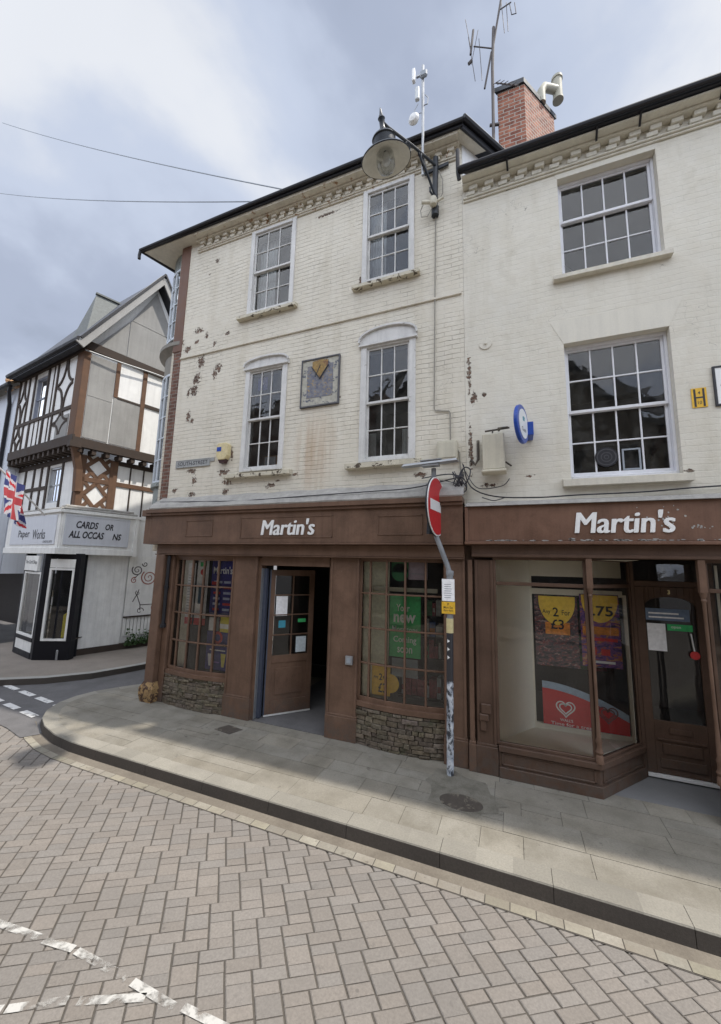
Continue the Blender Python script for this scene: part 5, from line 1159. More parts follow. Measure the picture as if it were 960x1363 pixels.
lx, ly = -1.47, 4.32; zr = 8.11; LT = (-.05, -.32, 1)
sh = MB(); sh.lathe((lx, ly, zr), [(.345, 0), (.35, .01), (.33, .035), (.24, .09), (.17, .125), (.165, .135), (.175, .145), (.175, .17), (.15, .19), (.15, .26), (.165, .275), (.15, .30), (.06, .36), (.035, .42), (.035, .5), (.05, .53), (.025, .57), (.008, .66)], 36, 0, False, axis=LT); obj('lamp_shade', sh, mDarkMetal, LP, smooth=True)
sh = MB(); sh.lathe((lx, ly, zr), [(.338, .003), (.235, .075), (.165, .11), (.14, .11), (.02, .12)], 36, 0, False, axis=LT); obj('reflector', sh, paint('dirty cream enamel', (.66, .63, .54), .4, .8, 6, .3), LP, smooth=True)
gb = MB(); gb.lathe((lx, ly+.045, zr-.15), [(.004, 0), (.05, .005), (.1, .03), (.125, .08), (.13, .14), (.12, .24)], 24, 0, False, axis=LT); obj('lamp_bowl', gb, glass('dusty lamp bowl', (.85, .87, .88), dirt=.22), LP, smooth=True, recalc=False)
gb = MB(); gb.lathe((lx, ly, zr-.06), [(.03, 0), (.05, .03), (.05, .12), (.04, .17)], 14); obj('bulb', gb, plain('milk glass', (.7, .7, .68), .3), LP, smooth=True)
cm = MB(); cm.lathe((-1.0, 5.30, 8.22), [(.05, 0), (.06, .02), (.06, .1), (.05, .13)], 14); cm.tube([(-1.05, 5.28, 8.27), (-1.17, 5.22, 8.25)], .028, 10); cm.tube([(-.95, 5.3, 8.27), (-.84, 5.3, 8.3)], .02, 8)
obj('security_camera', cm, [mCream2], label='small cream camera housing at the foot of the street lamp bracket', cat='camera', smooth=True)
cb_ = MB(); cb_.tube([(-.92, 5.37, 8.9), (-.86, 5.36, 8.7), (-.86, 5.36, 8.45), (-.92, 5.34, 8.3)], .008, 6); cb_.tube([(-1.0, 5.32, 8.24), (-1.1, 5.33, 8.08), (-1.2, 5.35, 8.12), (-1.22, 5.36, 8.25), (-1.15, 5.28, 8.28)], .006, 6)
cb_.tube([(-.985, 5.43, 8.12), (-1.0, 5.43, 7.0), (-1.02, 5.43, 4.87), (-1.0, 5.43, 4.83), (-.80, 5.43, 4.80), (-.785, 5.43, 4.77), (-.785, 5.43, 4.33), (-.74, 5.43, 4.3), (-.66, 5.43, 4.15), (-.64, 5.42, 3.8)], .0095, 6)
obj('conduit', cb_, paint('cream conduit', (.35, .33, .28), .7, .6, 12, .3), label='thin conduit running down the wall from the street lamp to the junction box', cat='conduit')

# wireless mast on the eaves
WM = thing('wireless_mast', (-1.15, 5.14, 8.6), 'slim grey mast with white wireless antennas on the corner building eaves', 'antenna')
q = MB(); q.tube([(-1.13, 5.12, 8.62), (-1.13, 5.12, 10.72)], .022, 8); q.bar((-1.13, 5.13, 9.0), (-1.13, 5.42, 9.0), .03, .03); q.bar((-1.13, 5.12, 10.55), (-1.24, 5.12, 10.55), .03, .03); q.tube([(-1.09, 5.1, 10.1), (-1.04, 5.1, 10.02), (-1.05, 5.1, 9.9), (-1.11, 5.1, 9.9)], .008, 6); q.tube([(-1.2, 5.08, 9.95), (-1.26, 5.08, 9.85), (-1.22, 5.08, 9.75), (-1.15, 5.1, 9.78)], .006, 6); obj('pole', q, mMetal, WM, smooth=True)
q = MB(); q.wbox(-1.30, -1.25, 5.05, 5.12, 10.42, 10.66); obj('antenna', q, mTextW, WM, bevel=.01)
q = MB(); q.wbox(-1.24, -1.17, 5.02, 5.08, 9.98, 10.22); obj('antenna', q, plain('grey white plastic', (.6, .62, .62), .5), WM, bevel=.012)
q = MB(); q.wbox(-1.17, -1.05, 5.06, 5.12, 10.44, 10.56); obj('antenna', q, mGrey, WM, bevel=.02)
q = MB(); q.lathe((-1.23, 5.0, 9.52), [(.0, -.01), (.06, .0), (.085, .03), (.09, .05), (.06, .09), (0, .1)], 20, axis=(-.2, -1, -.1)); obj('antenna', q, mTextW, WM, smooth=True)
# tv aerials on a tall mast by the chimney
TV = thing('tv_aerial_mast', (-.1, 6.45, 9.2), 'tall rusty mast with tv aerials strapped to the red brick chimney', 'aerial')
mR = paint('rusty mast', (.1, .085, .08), .6, .6, 10, .2)
q = MB(); q.tube([(-.1, 6.42, 9.3), (-.07, 6.4, 12.0), (-.03, 6.4, 12.9)], .028, 8); q.tube([(-.04, 6.4, 12.5), (.14, 6.4, 13.6)], .02, 8); q.tube([(-.08, 6.4, 12.35), (-.22, 6.38, 11.55)], .018, 6)
for z in (10.3, 10.75): q.bar((-.15, 6.43, z), (.02, 6.47, z), .04, .035)
obj('pole', q, mR, TV, smooth=True)
def aerial(boom, els, label=None):
    q = MB(); q.tube(boom, .012, 6)
    for c, v, l in els:
        c = Vector(c); v = Vector(v).normalized()*l/2; q.tube([c-v, c+v], .006, 5)
    obj('aerial', q, mR, TV)
aerial([(-.06, 6.4, 12.42), (-.40, 6.33, 12.56)], [((-.38, 6.34, 12.55), (-.18, 0, -.95), .75), ((-.44, 6.34, 12.3), (.1, 0, -1), 1.1), ((-.28, 6.34, 12.2), (.04, 0, -1), 1.0), ((-.5, 6.3, 12.9), (.12, 0, -1), .7)])
q = MB(); q.tube([(-.40, 6.33, 12.95), (-.46, 6.33, 12.4)], .022, 6); q.tube([(-.5, 6.33, 12.2), (-.44, 6.33, 12.25)], .03, 6); obj('clamp_rod', q, mR, TV)
aerial([(-.02, 6.4, 11.6), (.36, 6.3, 11.2)], [((.0+k*.07, 6.38-k*.02, 11.58-k*.075), (.7, .3, .62), .18-.01*k) for k in range(6)])
aerial([(.1, 6.4, 13.25), (.3, 6.4, 13.3)], [((.14, 6.4, 13.1), (.05, 0, -1), .9), ((.22, 6.4, 13.0), (.02, 0, -1), .7)])
q = MB(); q.tube([(.27, 6.4, 13.3), (.3, 6.4, 13.0), (.38, 6.4, 12.98), (.36, 6.4, 13.25)], .008, 6); obj('cable', q, mR, TV)

# overhead wires
for (a, b, lab) in (((-3.75, 5.2, 9.47), (-19.5, 6.88, 20.7), 'upper thin overhead wire crossing the cloudy sky at left'), ((-4.35, 5.2, 9.45), (-19.7, 7.2, 17.7), 'lower thin overhead wire crossing the cloudy sky at left')):
    a, b = Vector(a), Vector(b); q = MB(); q.tube([a.lerp(b, t/24)+Vector((0, 0, -1.2*4*(t/24)*(1-t/24)*.12)) for t in range(25)], .011, 5)
    obj('overhead_wire', q, mGrey, label=lab, cat='wire', group='overhead wires')

# cables tangled along the top of the shopfronts
cb_ = MB(); mCab = plain('black cable', (.035, .035, .04), .5)
def cab(pts, r=.009):
    pts = [Vector(p) for p in pts]; o = []
    for i in range(len(pts)-1):
        for k in range(6): 
            t = k/6; p0 = pts[max(i-1, 0)]; p1, p2 = pts[i], pts[i+1]; p3 = pts[min(i+2, len(pts)-1)]
            o.append(.5*((2*p1)+(p2-p0)*t+(2*p0-5*p1+4*p2-p3)*t*t+(3*p1-p0-3*p2+p3)*t**3))
    o.append(pts[-1]); cb_.tube(o, r, 6)
cab([(-6.3, 5.3, 3.63), (-5, 5.22, 3.58), (-4.2, 5.21, 3.56), (-3, 5.21, 3.585), (-2.0, 5.2, 3.6), (-1.3, 5.2, 3.62), (-.75, 5.22, 3.72), (-.6, 5.3, 3.78)]); cab([(-.6, 5.36, 3.95), (-.5, 5.3, 3.62), (-.2, 5.25, 3.46), (.3, 5.25, 3.42), (.8, 5.3, 3.44), (1.5, 5.38, 3.46), (2.4, 5.4, 3.5), (5, 5.4, 3.52)]); cab([(-1.2, 5.4, 3.8), (-.8, 5.38, 3.83), (-.6, 5.38, 3.75), (-.56, 5.36, 3.6), (-.62, 5.3, 3.52)])
cab([(-.75, 5.35, 3.85), (-.6, 5.28, 3.66), (-.53, 5.25, 3.7), (-.5, 5.3, 3.85), (-.58, 5.33, 3.9), (-.64, 5.3, 3.78), (-.55, 5.26, 3.6)]); cab([(-.62, 5.4, 3.98), (-.55, 5.38, 3.8), (-.4, 5.36, 3.6), (-.1, 5.38, 3.62), (.0, 5.4, 3.72)], .006); cab([(-.35, 5.25, 3.45), (-.2, 5.24, 3.4), (-.05, 5.25, 3.44)], .007)
cab([(-1.25, 5.42, 3.66), (-1.0, 5.38, 3.74), (-.8, 5.36, 3.72), (-.66, 5.3, 3.64)], .006)
for k in range(5): 
    rs = random.Random(k); cab([(-.68+rs.uniform(-.06, .1), 5.3, 3.6+rs.uniform(-.05, .3)) for _ in range(5)], .006)
obj('cables', cb_, mCab, label='tangled black cables draped along the top of both shop fascias', cat='cables')

# junction box and cream box with pipes
q = MB(); q.box(F0, -.97, -.68, 4.05, 4.33, 0, .09); q.box(F0, -.95, -.70, 4.07, 4.31, .09, .1); obj('junction_box', q, mCream2, label='painted square junction box above the no entry sign', cat='box', bevel=.008)
CBx = thing('cream_box', (-.18, 5.4, 3.78), 'tall cream metal box on a rusty bracket to the left of the round blue sign', 'box')
q = MB(); q.wbox(-.33, -.05, 5.22, 5.40, 3.82, 4.32); q.wbox(-.35, -.03, 5.20, 5.41, 3.78, 3.82); obj('body', q, mCream2, CBx, bevel=.012)
q = MB(); q.tube([(-.12, 5.42, 4.42), (-.12, 5.28, 4.40), (.0, 5.28, 4.4)], .016, 8); q.tube([(-.3, 5.35, 4.4), (.02, 5.35, 4.42)], .014, 8); q.tube([(-.2, 5.33, 4.32), (-.2, 5.34, 4.4)], .012, 6); obj('bracket', q, mIron, CBx, smooth=True)
q = MB(); q.tube([(-.40, 5.42, 4.3), (-.40, 5.40, 4.02), (-.44, 5.40, 3.95), (-.5, 5.41, 4.02)], .02, 8); obj('pipe', q, mIron, CBx, smooth=True)
q = MB(); q.tube([(-.04, 5.38, 3.95), (.03, 5.42, 3.9)], .012, 6); obj('conduit_stub', q, mIron, CBx, smooth=True)
# round projecting sign (cash machine)
RS = thing('round_projecting_sign', (.2, 5.45, 4.1), 'round blue rimmed cash sign projecting from the right hand wall', 'sign')
FRS = Fr(.16, 5.05, 73)
q = MB(); q.disc(FRS, 0, 4.34, .25, -.025, .025, 36, 0); 
for i in range(36): pass
rsd = obj('rim', q, mBlue, RS, bevel=.01)
q = MB(); q.disc(FRS, .0, 4.34, .19, .025, .031, 36, 0); q.prism(FRS, [(-.05, 4.42), (0, 4.44), (.05, 4.43), (.03, 4.38), (-.03, 4.375)], .0315, .033, 1); q.text(FRS, 'Cash', -.09, 4.24, .032, .18, .05, 2, .01); obj('face', q, [plain('sign white', (.75, .77, .78), .35, var=.05), plain('teal print', (.08, .3, .38), .5), mTextK], RS)
q = MB(); q.wbox(.22, .31, 5.20, 5.45, 4.24, 4.42); obj('arm', q, mBlue, RS, bevel=.006)
# hydrant plate, notice at the right edge, patress plate
q = MB(); q.box(F0, 2.055, 2.20, 4.46, 4.70, .002, .01, 0); q.box(F0, 2.075, 2.095, 4.47, 4.69, .01, .012, 1); q.box(F0, 2.16, 2.18, 4.47, 4.69, .01, .012, 1); q.box(F0, 2.095, 2.16, 4.572, 4.59, .01, .012, 1); q.text(F0, '4', 2.115, 4.62, .011, .025, .04, 1, .01); q.text(F0, '10', 2.108, 4.50, .011, .04, .04, 1, .01)
obj('hydrant_sign', q, [mYel, mTextK], label='small yellow H hydrant plate on the wall at right', cat='sign')
q = MB(); q.box(F0, 2.28, 2.95, 4.46, 4.93, .002, .02, 0); fr_rect(q, F0, 2.27, 2.96, 4.45, 4.94, .022, .004, .026, 1); 
q.text(F0, 'ANTIQUES', 2.33, 4.66, .022, .56, .17, 1, .012); q.text(F0, '& gifts', 2.33, 4.52, .022, .3, .09, 1, .005)
nsg = obj('wall_sign', q, [mTextW, mTextK], label='black framed white sign beginning with a letter A, cut by the right edge', cat='sign')
q = MB(); q.disc(F0, -.27, 5.77, .09, 0, .015, 24); q.disc(F0, -.27, 5.77, .02, .015, .04, 12); obj('tie_plate', q, mCreamR, label='round cream tie bar plate on the wall between the two buildings', cat='wall plate', bevel=.004)
q = MB(); q.wbox(-.12, -.02, 5.3, 5.44, 8.20, 8.34)
# street name plate and alarm box
q = MB(); q.box(F0, -6.13, -5.28, 4.32, 4.47, .003, .02, 0); fr_rect(q, F0, -6.13, -5.28, 4.32, 4.47, .012, .02, .026); q.text(F0, 'SOUTH STREET', -6.08, 4.355, .0215, .75, .08, 1, .012); q.box(F0, -5.27, -5.18, 4.40, 4.47, .003, .015, 0)
obj('street_name_plate', q, [paint('worn street plate', (.4, .41, .4), .6, .7, 20, .3, chip=(.15, .15, .15), chipamt=.6), mTextK], label='worn grey South Street name plate low on the corner building', cat='street sign')
AL = thing('alarm_box', (-4.93, 5.4, 4.4), 'yellow and cream burglar alarm box beside the left arched window', 'alarm')
q = MB(); q.prism(F0, [(-5.06, 4.46), (-5.06, 4.66), (-5.02, 4.70), (-4.84, 4.70), (-4.80, 4.66), (-4.80, 4.46), (-4.86, 4.38), (-5.0, 4.38)], .0, .11); obj('box', q, plain('cream yellow plastic', (.66, .56, .32), .5), AL, bevel=.01)
q = MB(); q.prism(F0, [(-5.02, 4.39), (-4.84, 4.39), (-4.88, 4.32), (-4.98, 4.32)], .01, .09); obj('strobe', q, plain('dark strobe', (.06, .03, .03), .3), AL)
q = MB(); q.box(F0, -5.04, -4.94, 4.54, 4.62, .111, .114); obj('badge', q, mBlue, AL)
# sundial plaque
SD = thing('sundial_plaque', (-2.98, 5.43, 5.2), 'square blue and gold sundial plaque hanging between the arched windows', 'sundial')
def dial_mat():
    mt, t, b = newmat('weathered blue dial'); p = pos(t)
    c = mixc(t, rng(t, nz(t, p, 14, 6, .7), .35, .65), (.1, .11, .16), (.24, .24, .25)); c = mixc(t, rng(t, nz(t, p, 22, 6, .75, .5), .55, .62), c, (.42, .28, .08)); L_(t, c, b.inputs['Base Color']); b.inputs['Roughness'].default_value = .7; return mt
q = MB(); q.box(F0, -3.34, -2.62, 5.19, 6.05, .0, .03); obj('board', q, paint('worn cream dial border', (.52, .5, .42), .7, .6, 14, .3, chip=(.12, .13, .16), chipamt=.56), SD)
q = MB(); fr_rect(q, F0, -3.35, -2.61, 5.18, 6.06, .022, .0, .045); obj('frame', q, paint('dark worn frame', (.13, .13, .14), .7, .6, 14, .3), SD)
q = MB(); q.box(F0, -3.23, -2.73, 5.34, 5.93, .03, .034); obj('dial', q, dial_mat(), SD)
q = MB(); q.prism(F0, [(-3.13, 6.0), (-3.13, 5.9), (-2.98, 5.68), (-2.83, 5.9), (-2.83, 6.0), (-2.98, 6.02)], .034, .042, 0); q.bar(F0.p(-3.14, 5.9, .046), F0.p(-2.98, 5.67, .046), .012, .014, 1); q.bar(F0.p(-2.98, 5.67, .046), F0.p(-2.82, 5.9, .046), .012, .014, 1); q.bar(F0.p(-2.98, 5.92, .04), F0.p(-2.98, 5.62, .2), .006, .012, 1)
obj('gnomon_shield', q, [paint('faded gold', (.4, .26, .09), .6, .45, 30, .2, chip=(.2, .1, .05), chipamt=.55), mDarkMetal], SD)
# lamp / stub on the right wall top left and entry keypad
q = MB(); q.box(FY(5.40), -2.33, -2.22, 1.06, 1.18, 0, .04, 0); q.box(FY(5.40), -2.31, -2.24, 1.08, 1.16, .04, .045, 1); obj('keypad', q, [mMetal, mGrey], label='small grey keypad box on the brown pilaster right of the open door', cat='keypad', bevel=.004)

# flag on a short pole from the timber framed building's eaves side
FL = thing('flag', (-9.5, 4.3, 3.2), 'union flag hanging in folds from a slanting pole at the left edge', 'flag')
q = MB(); q.tube([(-10.6, 5.7, 3.55), (-9.2, 4.0, 4.28)], .018, 8); obj('pole', q, mTextW, FL)
q = MB(); nu, nv = 56, 40; O_ = Vector((-9.2, 4.2, 4.22)); e_ = Vector((-.25, .62, -.38)); dn = Vector((.0, .05, -1.0)); Wd, Hg = .92, .86
def ucol(u, v):
    x, y = (u-.5)*2, (v-.5)*1.2
    def near(px_, py_, m_, w_): return abs(py_-m_*px_)/math.sqrt(1+m_*m_) < w_
    if abs(x) < .11 or abs(y) < .11: return (.42, .06, .07)
    if abs(x) < .19 or abs(y) < .19: return (.55, .55, .58)
    if near(x, y, .6, .045) or near(x, y, -.6, .045): return (.5, .03, .04)
    if near(x, y, .6, .13) or near(x, y, -.6, .13): return (.55, .55, .58)
    return (.04, .05, .17)
vs = []
for i in range(nu+1):
    for j in range(nv+1):
        u, v = i/nu, j/nv; fold = .07*math.sin(u*15+v*2.2)*(.3+u)+.03*math.sin(u*31+v*5); q_ = O_+e_*(u*Wd*.72)+dn*(v*Hg*(1-.12*u))+Vector((-.85, -.35, 0))*fold+Vector((0, 0, -.12*u*u))
        vs.append(q_)
b0 = len(q.v); q.v += vs
for i in range(nu):
    for j in range(nv):
        q.c[len(q.f)] = ucol((i+.5)/nu, 1-(j+.5)/nv); q.f.append((i*(nv+1)+j, (i+1)*(nv+1)+j, (i+1)*(nv+1)+j+1, i*(nv+1)+j+1)); q.m.append(0)
mF, t, b = newmat('flag cloth'); a = t.nodes.new('ShaderNodeVertexColor'); a.layer_name = 'tint'; L_(t, a.outputs[0], b.inputs['Base Color']); b.inputs['Roughness'].default_value = .85
obj('cloth', q, mF, FL, recalc=False, smooth=True)

# ================================================================ posters in the windows
def poster(name, label, fr, items, mats, cat='poster'):
    q = MB()
    for it_ in items:
        k = it_[0]
        if k == 'b': q.box(fr, *it_[1:5], it_[6], it_[6]+.003, it_[5])
        elif k == 't': q.text(fr, it_[1], it_[2], it_[3], it_[6], it_[4], it_[5], it_[7], .015 if len(it_) < 9 else it_[8])
        elif k == 'd': q.disc(fr, it_[1], it_[2], it_[3], it_[5], it_[5]+.003, 28, it_[4])
        elif k == 'p': q.prism(fr, it_[1], it_[3], it_[3]+.003, it_[2])
    return obj(name, q, mats, label=label, cat=cat, group='posters in the shop windows')
FW = FY(5.487)
rs = random.Random(31)
Z0, W0, N0 = 0, 1, 2
poster('poster', 'tall narrow white leaflet strip at the far left of the left shop window', FW, [('b', -5.62, -5.44, 1.5, 2.48, 0, 0), ('b', -5.62, -5.44, 1.38, 1.5, 1, 0)]+[('b', -5.60, -5.5, 1.6+k*.05, 1.61+k*.05, 2, .004) for k in range(14)], [mPaper, mRed, mGrey])
poster('poster', 'white poster with a round red badge, second strip in the left shop window', FW, [('b', -5.40, -5.14, 1.5, 2.55, 0, 0), ('b', -5.40, -5.14, 1.38, 1.5, 1, 0), ('d', -5.27, 2.32, .055, 1, .004), ('b', -5.34, -5.2, 1.75, 2.05, 3, .004), ('b', -5.34, -5.2, 2.42, 2.5, 2, .004)], [mPaper, mRed, mGreen, plain('dull teal', (.08, .15, .22), .5)])
poster('poster', 'tall navy shop price poster headed with white lettering in the left shop window', FW, [('b', -5.06, -4.56, 1.58, 2.56, 0, 0), ('t', "Martin's", -5.02, 2.3, .42, .13, .006, 3, .02)]+[('b', -4.99+(k % 2)*.22, -4.85+(k % 2)*.22+rs.uniform(0, .06), 1.66+(k//2)*.095, 1.70+(k//2)*.095, 1 if k % 3 else 2, .004) for k in range(12)]+[('b', -5.04, -4.9, 2.1, 2.16, 2, .005)], [mNavy, plain('pale blue print', (.5, .55, .7), .5), mRed, mPaper])
poster('poster', 'white and yellow leaflets over a navy panel with a round red badge, left window', FW, [('b', -5.06, -4.56, 1.08, 1.30, 0, 0), ('b', -5.04, -4.92, 1.31, 1.54, 1, 0), ('b', -4.90, -4.82, 1.31, 1.54, 3, 0), ('b', -4.79, -4.58, 1.30, 1.56, 2, 0), ('b', -4.79, -4.58, 1.36, 1.44, 1, .004), ('d', -4.82, 1.2, .105, 4, .004), ('d', -4.82, 1.2, .06, 0, .008)], [mNavy, mPaper, plain('lemon print', (.75, .66, .1), .5), mGrey, mRed])
poster('poster', 'dark blue poster with pale drinks pictures at the bottom of the left shop window', FW, [('b', -5.06, -4.56, .66, 1.06, 0, 0), ('p', [(-4.98, .72), (-4.93, .72), (-4.90, .92), (-5.01, .92)], 1, .004), ('p', [(-4.70, .72), (-4.65, .72), (-4.62, .94), (-4.73, .94)], 2, .004), ('b', -4.98, -4.64, .98, 1.0, 1, .004), ('b', -4.88, -4.76, .78, .8, 3, .004)], [mNavy, mPaper, plain('lemon print 2', (.7, .62, .15), .5), plain('violet print', (.25, .15, .5), .5)])
FW2 = FY(5.515)
poster('poster', 'green poster reading your new store coming soon in the middle shop window', FW2, [('b', -1.70, -1.24, 1.22, 2.08, 0, 0), ('b', -1.66, -1.28, .95, 1.2, 2, 0), ('t', 'Your', -1.60, 1.86, .20, .10, .005, 1), ('t', 'new', -1.64, 1.70, .33, .12, .005, 1, .03), ('t', 'Morrisons', -1.66, 1.57, .38, .08, .005, 1), ('t', 'Coming', -1.64, 1.40, .34, .11, .005, 1), ('t', 'soon', -1.58, 1.28, .22, .08, .005, 1)], [mGreen, mTextW, mGrey])
poster('poster', 'yellow any two for three pounds poster low in the middle shop window', FW2, [('b', -1.96, -1.68, .66, 1.06, 0, 0), ('d', -1.68, .84, .13, 0, .001), ('t', 'Any', -1.93, .88, .07, .05, .006, 1), ('t', '2', -1.85, .87, .05, .09, .006, 1), ('t', 'For', -1.79, .88, .07, .05, .006, 1), ('t', '£3', -1.86, .70, .12, .13, .006, 1)], [plain('amber print', (.93, .6, .07), .5), mTextK])
poster('poster', 'grey and pink faded notice near the top of the middle shop window', FW2, [('b', -1.42, -1.14, 2.32, 2.6, 0, 0), ('b', -1.38, -1.2, 2.4, 2.41, 1, .004)], [mPinkish, mGrey])
poster('poster', 'round topped green sign above the green poster in the middle shop window', FW2, [('d', -1.55, 2.42, .13, 0, 0), ('b', -1.68, -1.42, 2.42, 2.58, 0, 0), ('b', -2.0, -1.0, 2.14, 2.2, 1, -.01)], [plain('bottle green', (.03, .22, .08), .5), mCream2])
q = MB(); q.quad((-2.13, 5.535, .6), (-1.74, 5.60, .6), (-1.74, 5.60, 2.6), (-2.13, 5.535, 2.6)); obj('window_blind', q, mPale, label='pale cream blind at the left side of the middle shop window', cat='blind', group='pale blinds', recalc=False)
q = MB(); q.quad((-5.87, 5.56, .6), (-5.64, 5.60, .6), (-5.64, 5.60, 2.55), (-5.87, 5.56, 2.55)); obj('window_blind', q, mPale, label='narrow pale blind at the far left of the left shop window', cat='blind', group='pale blinds', recalc=False)
def goods(x0, x1, y, z0, z1, n, label, pal, seed):
    q = MB(); rs_ = random.Random(seed); q.wbox(x0-.03, x1+.03, y+.02, y+.3, z0-.04, z0, 0)
    zz = z0
    nr = max(1, int((z1-z0)/.24))
    for r_ in range(nr):
        zb_ = z0+(z1-z0)*r_/nr; q.wbox(x0-.03, x1+.03, y+.01, y+.3, zb_-.012, zb_, 0); x = x0
        while x < x1-.04:
            w3 = rs_.uniform(.04, .12); hh = rs_.uniform(.5, .9)*(z1-z0)/nr; c = rs_.randrange(1, len(pal)); q.wbox(x, min(x+w3-.006, x1), y+rs_.uniform(.02, .05), y+.2, zb_, zb_+hh, c)
            if rs_.random() < .5: q.wbox(x+.008, min(x+w3-.014, x1), y+.012, y+.018, zb_+hh*.3, zb_+hh*.6, rs_.randrange(1, len(pal)))
            x += w3
    q.wbox(x0-.05, x0-.03, y, y+.3, z0-.04, z1, 0); q.wbox(x1+.03, x1+.05, y, y+.3, z0-.04, z1, 0); q.wbox(x0-.04, x1+.04, y+.3, y+.32, z0-.04, z1+.02, 0)
    return obj('stocked_shelf', q, pal, label=label, cat='shelf', group='shop shelves')
dR = plain('dark red pack', (.2, .02, .03), .5, var=.4); dB = plain('dull blue pack', (.04, .08, .2), .5, var=.4); dW = plain('dull white pack', (.4, .4, .38), .5, var=.3); dG = plain('dull green pack', (.05, .16, .06), .5, var=.4); dO = plain('dull orange pack', (.45, .18, .04), .5, var=.3)
PAL = [mIntDark, dR, dB, dW, dG, dO]
goods(-1.55, -.98, 5.62, .68, 1.0, 8, 'low shelf of dark red packets at the bottom of the middle shop window', [mIntDark, dR, dR, mGrey, dR], 3)
goods(-1.22, -.95, 5.7, 1.2, 2.1, 8, 'stocked shelf with orange and dark packets behind the green poster', PAL, 4)
goods(-3.3, -2.7, 7.8, .3, 2.2, 8, 'dim shelf of packets seen through the open shop door', PAL, 5)
goods(-5.7, -5.1, 6.3, .7, 1.4, 8, 'dim shelf of magazines low behind the left shop window', PAL, 6)
# notices on the open door leaf and posters in the right hand window
q = MB(); q.box(FD, .12, .32, 1.62, 1.95, -.012, -.009); obj('notice', q, mPaper, label='white paper notice high on the glass of the open shop door', cat='notice', group='paper notices')
q = MB(); q.box(FD, .50, .68, 1.0, 1.26, -.012, -.009); obj('notice', q, plain('pale blue paper', (.6, .68, .72), .7), label='pale blue paper notice low on the glass of the open shop door', cat='notice', group='paper notices')
q = MB(); q.box(FD, .18, .30, 1.42, 1.54, -.012, -.010, 0); q.box(FD, .52, .66, 1.5, 1.56, -.012, -.010, 1); obj('sticker', q, [plain('cyan sticker', (.05, .3, .4), .5), mGreen], label='small cyan and green stickers in the middle of the open door glass', cat='sticker', group='door stickers')
FX = FY(6.0)
def semi(uc, zt, r, n=18): return [(uc-r, zt)]+[(uc-r*math.cos(math.pi*k/n), zt-r*.25-r*1.45*math.sin(math.pi*k/n)) for k in range(n+1)]+[(uc+r, zt)]
FX = FY(5.985)
poster('poster', 'dark poster topped by a yellow two for three pounds bubble in the right shop window', FX, [('b', .27, .80, 1.22, 2.16, 0, -.004), ('b', .4, .70, 1.64, 1.80, 2, .001), ('p', semi(.55, 2.15, .225), 1, .004), ('t', 'Any', .37, 1.9, .1, .07, .009, 6, .005), ('t', '2', .50, 1.88, .07, .12, .009, 6), ('t', 'For', .61, 1.9, .1, .07, .009, 6, .005), ('t', '£3', .47, 1.71, .16, .13, .009, 6)], [collage('dark collage', [(.02, .02, .025), (.05, .04, .05), (.1, .08, .09), (.22, .05, .05), (.3, .26, .24)], 16), plain('golden print', (.95, .62, .08), .5), mOrange, mRed, mGrey, mPurple, mTextK])
poster('poster', 'purple and orange poster with a yellow 1.75 price bubble in the right shop window', FX, [('b', .83, 1.28, 1.27, 2.2, 0, 0), ('b', .85, 1.26, 1.68, 1.78, 2, .003), ('b', .9, 1.24, 1.6, 1.64, 3, .004), ('b', .92, 1.0, 1.42, 1.52, 3, .004), ('b', 1.05, 1.15, 1.42, 1.5, 3, .004), ('b', .9, 1.2, 1.32, 1.35, 4, .004), ('p', semi(1.06, 2.19, .21), 1, .004), ('t', '1.75', .9, 1.92, .31, .13, .009, 5, .02)], [mPurple, plain('golden print 2', (.93, .6, .08), .5), mOrange, mRed, mTextW, mTextK])
n = 14; top_ = [(.33+.98*k/n, 1.02-.30*(k/n)**1.8) for k in range(n+1)]
def heart(uc, zc, s_, k): 
    o = []
    for i in range(k+1):
        a = 2*math.pi*i/k; o.append((uc+s_*16*math.sin(a)**3/17, zc+s_*(13*math.cos(a)-5*math.cos(2*a)-2*math.cos(3*a)-math.cos(4*a))/17))
    return o
q = MB(); q.prism(FX, [(.33, .47)]+top_+[(1.31, .47)], 0, .004, 1); q.prism(FX, [(.33, .475)]+[(u, z-.09) for u, z in top_]+[(1.308, .475)], .004, .008, 0)
for (uc, m_, sc2) in ((.60, 2, 1), (1.08, 3, 1)):
    for s_ in (.115*sc2, .075*sc2):
        h_ = heart(uc, .70, s_, 36)
        for a, b in zip(h_[:-1], h_[1:]): q.bar(FX.p(*a, .0095), FX.p(*b, .0095), .003, .016, m_)
q.text(FX, "WALL'S", .53, .535, .009, .15, .035, 2, .01); q.text(FX, 'Time for a treat', .42, .48, .009, .5, .04, 2, .005)
obj('poster', q, [plain('ice cream red', (.55, .03, .035), .45, var=.05), plain('sky blue print', (.35, .45, .55), .5), mTextW, plain('dim outline', (.2, .1, .1), .6)], label='red ice cream board with white heart logos low in the right shop window', cat='poster', group='posters in the shop windows')
goods(.35, 1.25, 6.5, 1.1, 2.2, 8, 'dim shelf of packets behind the posters of the right shop window', PAL, 7)
FXd = FY(6.115)
q = MB(); q.box(FXd, 1.605, 1.80, 1.52, 1.86, 0, .003); obj('notice', q, mPaper, label='white paper notice on the glass of the closed recessed door', cat='notice', group='paper notices')
q = MB(); q.box(FXd, 1.60, 2.06, 1.90, 2.05, 0, .003, 0); q.box(FXd, 1.63, 2.0, 1.93, 1.95, .003, .004, 1); q.box(FXd, 1.63, 1.95, 1.98, 2.0, .003, .004, 1); obj('sticker', q, [plain('slate blue print', (.16, .22, .32), .5), mPaper], label='long slate blue sticker across the top of the closed door glass', cat='sticker', group='door stickers')
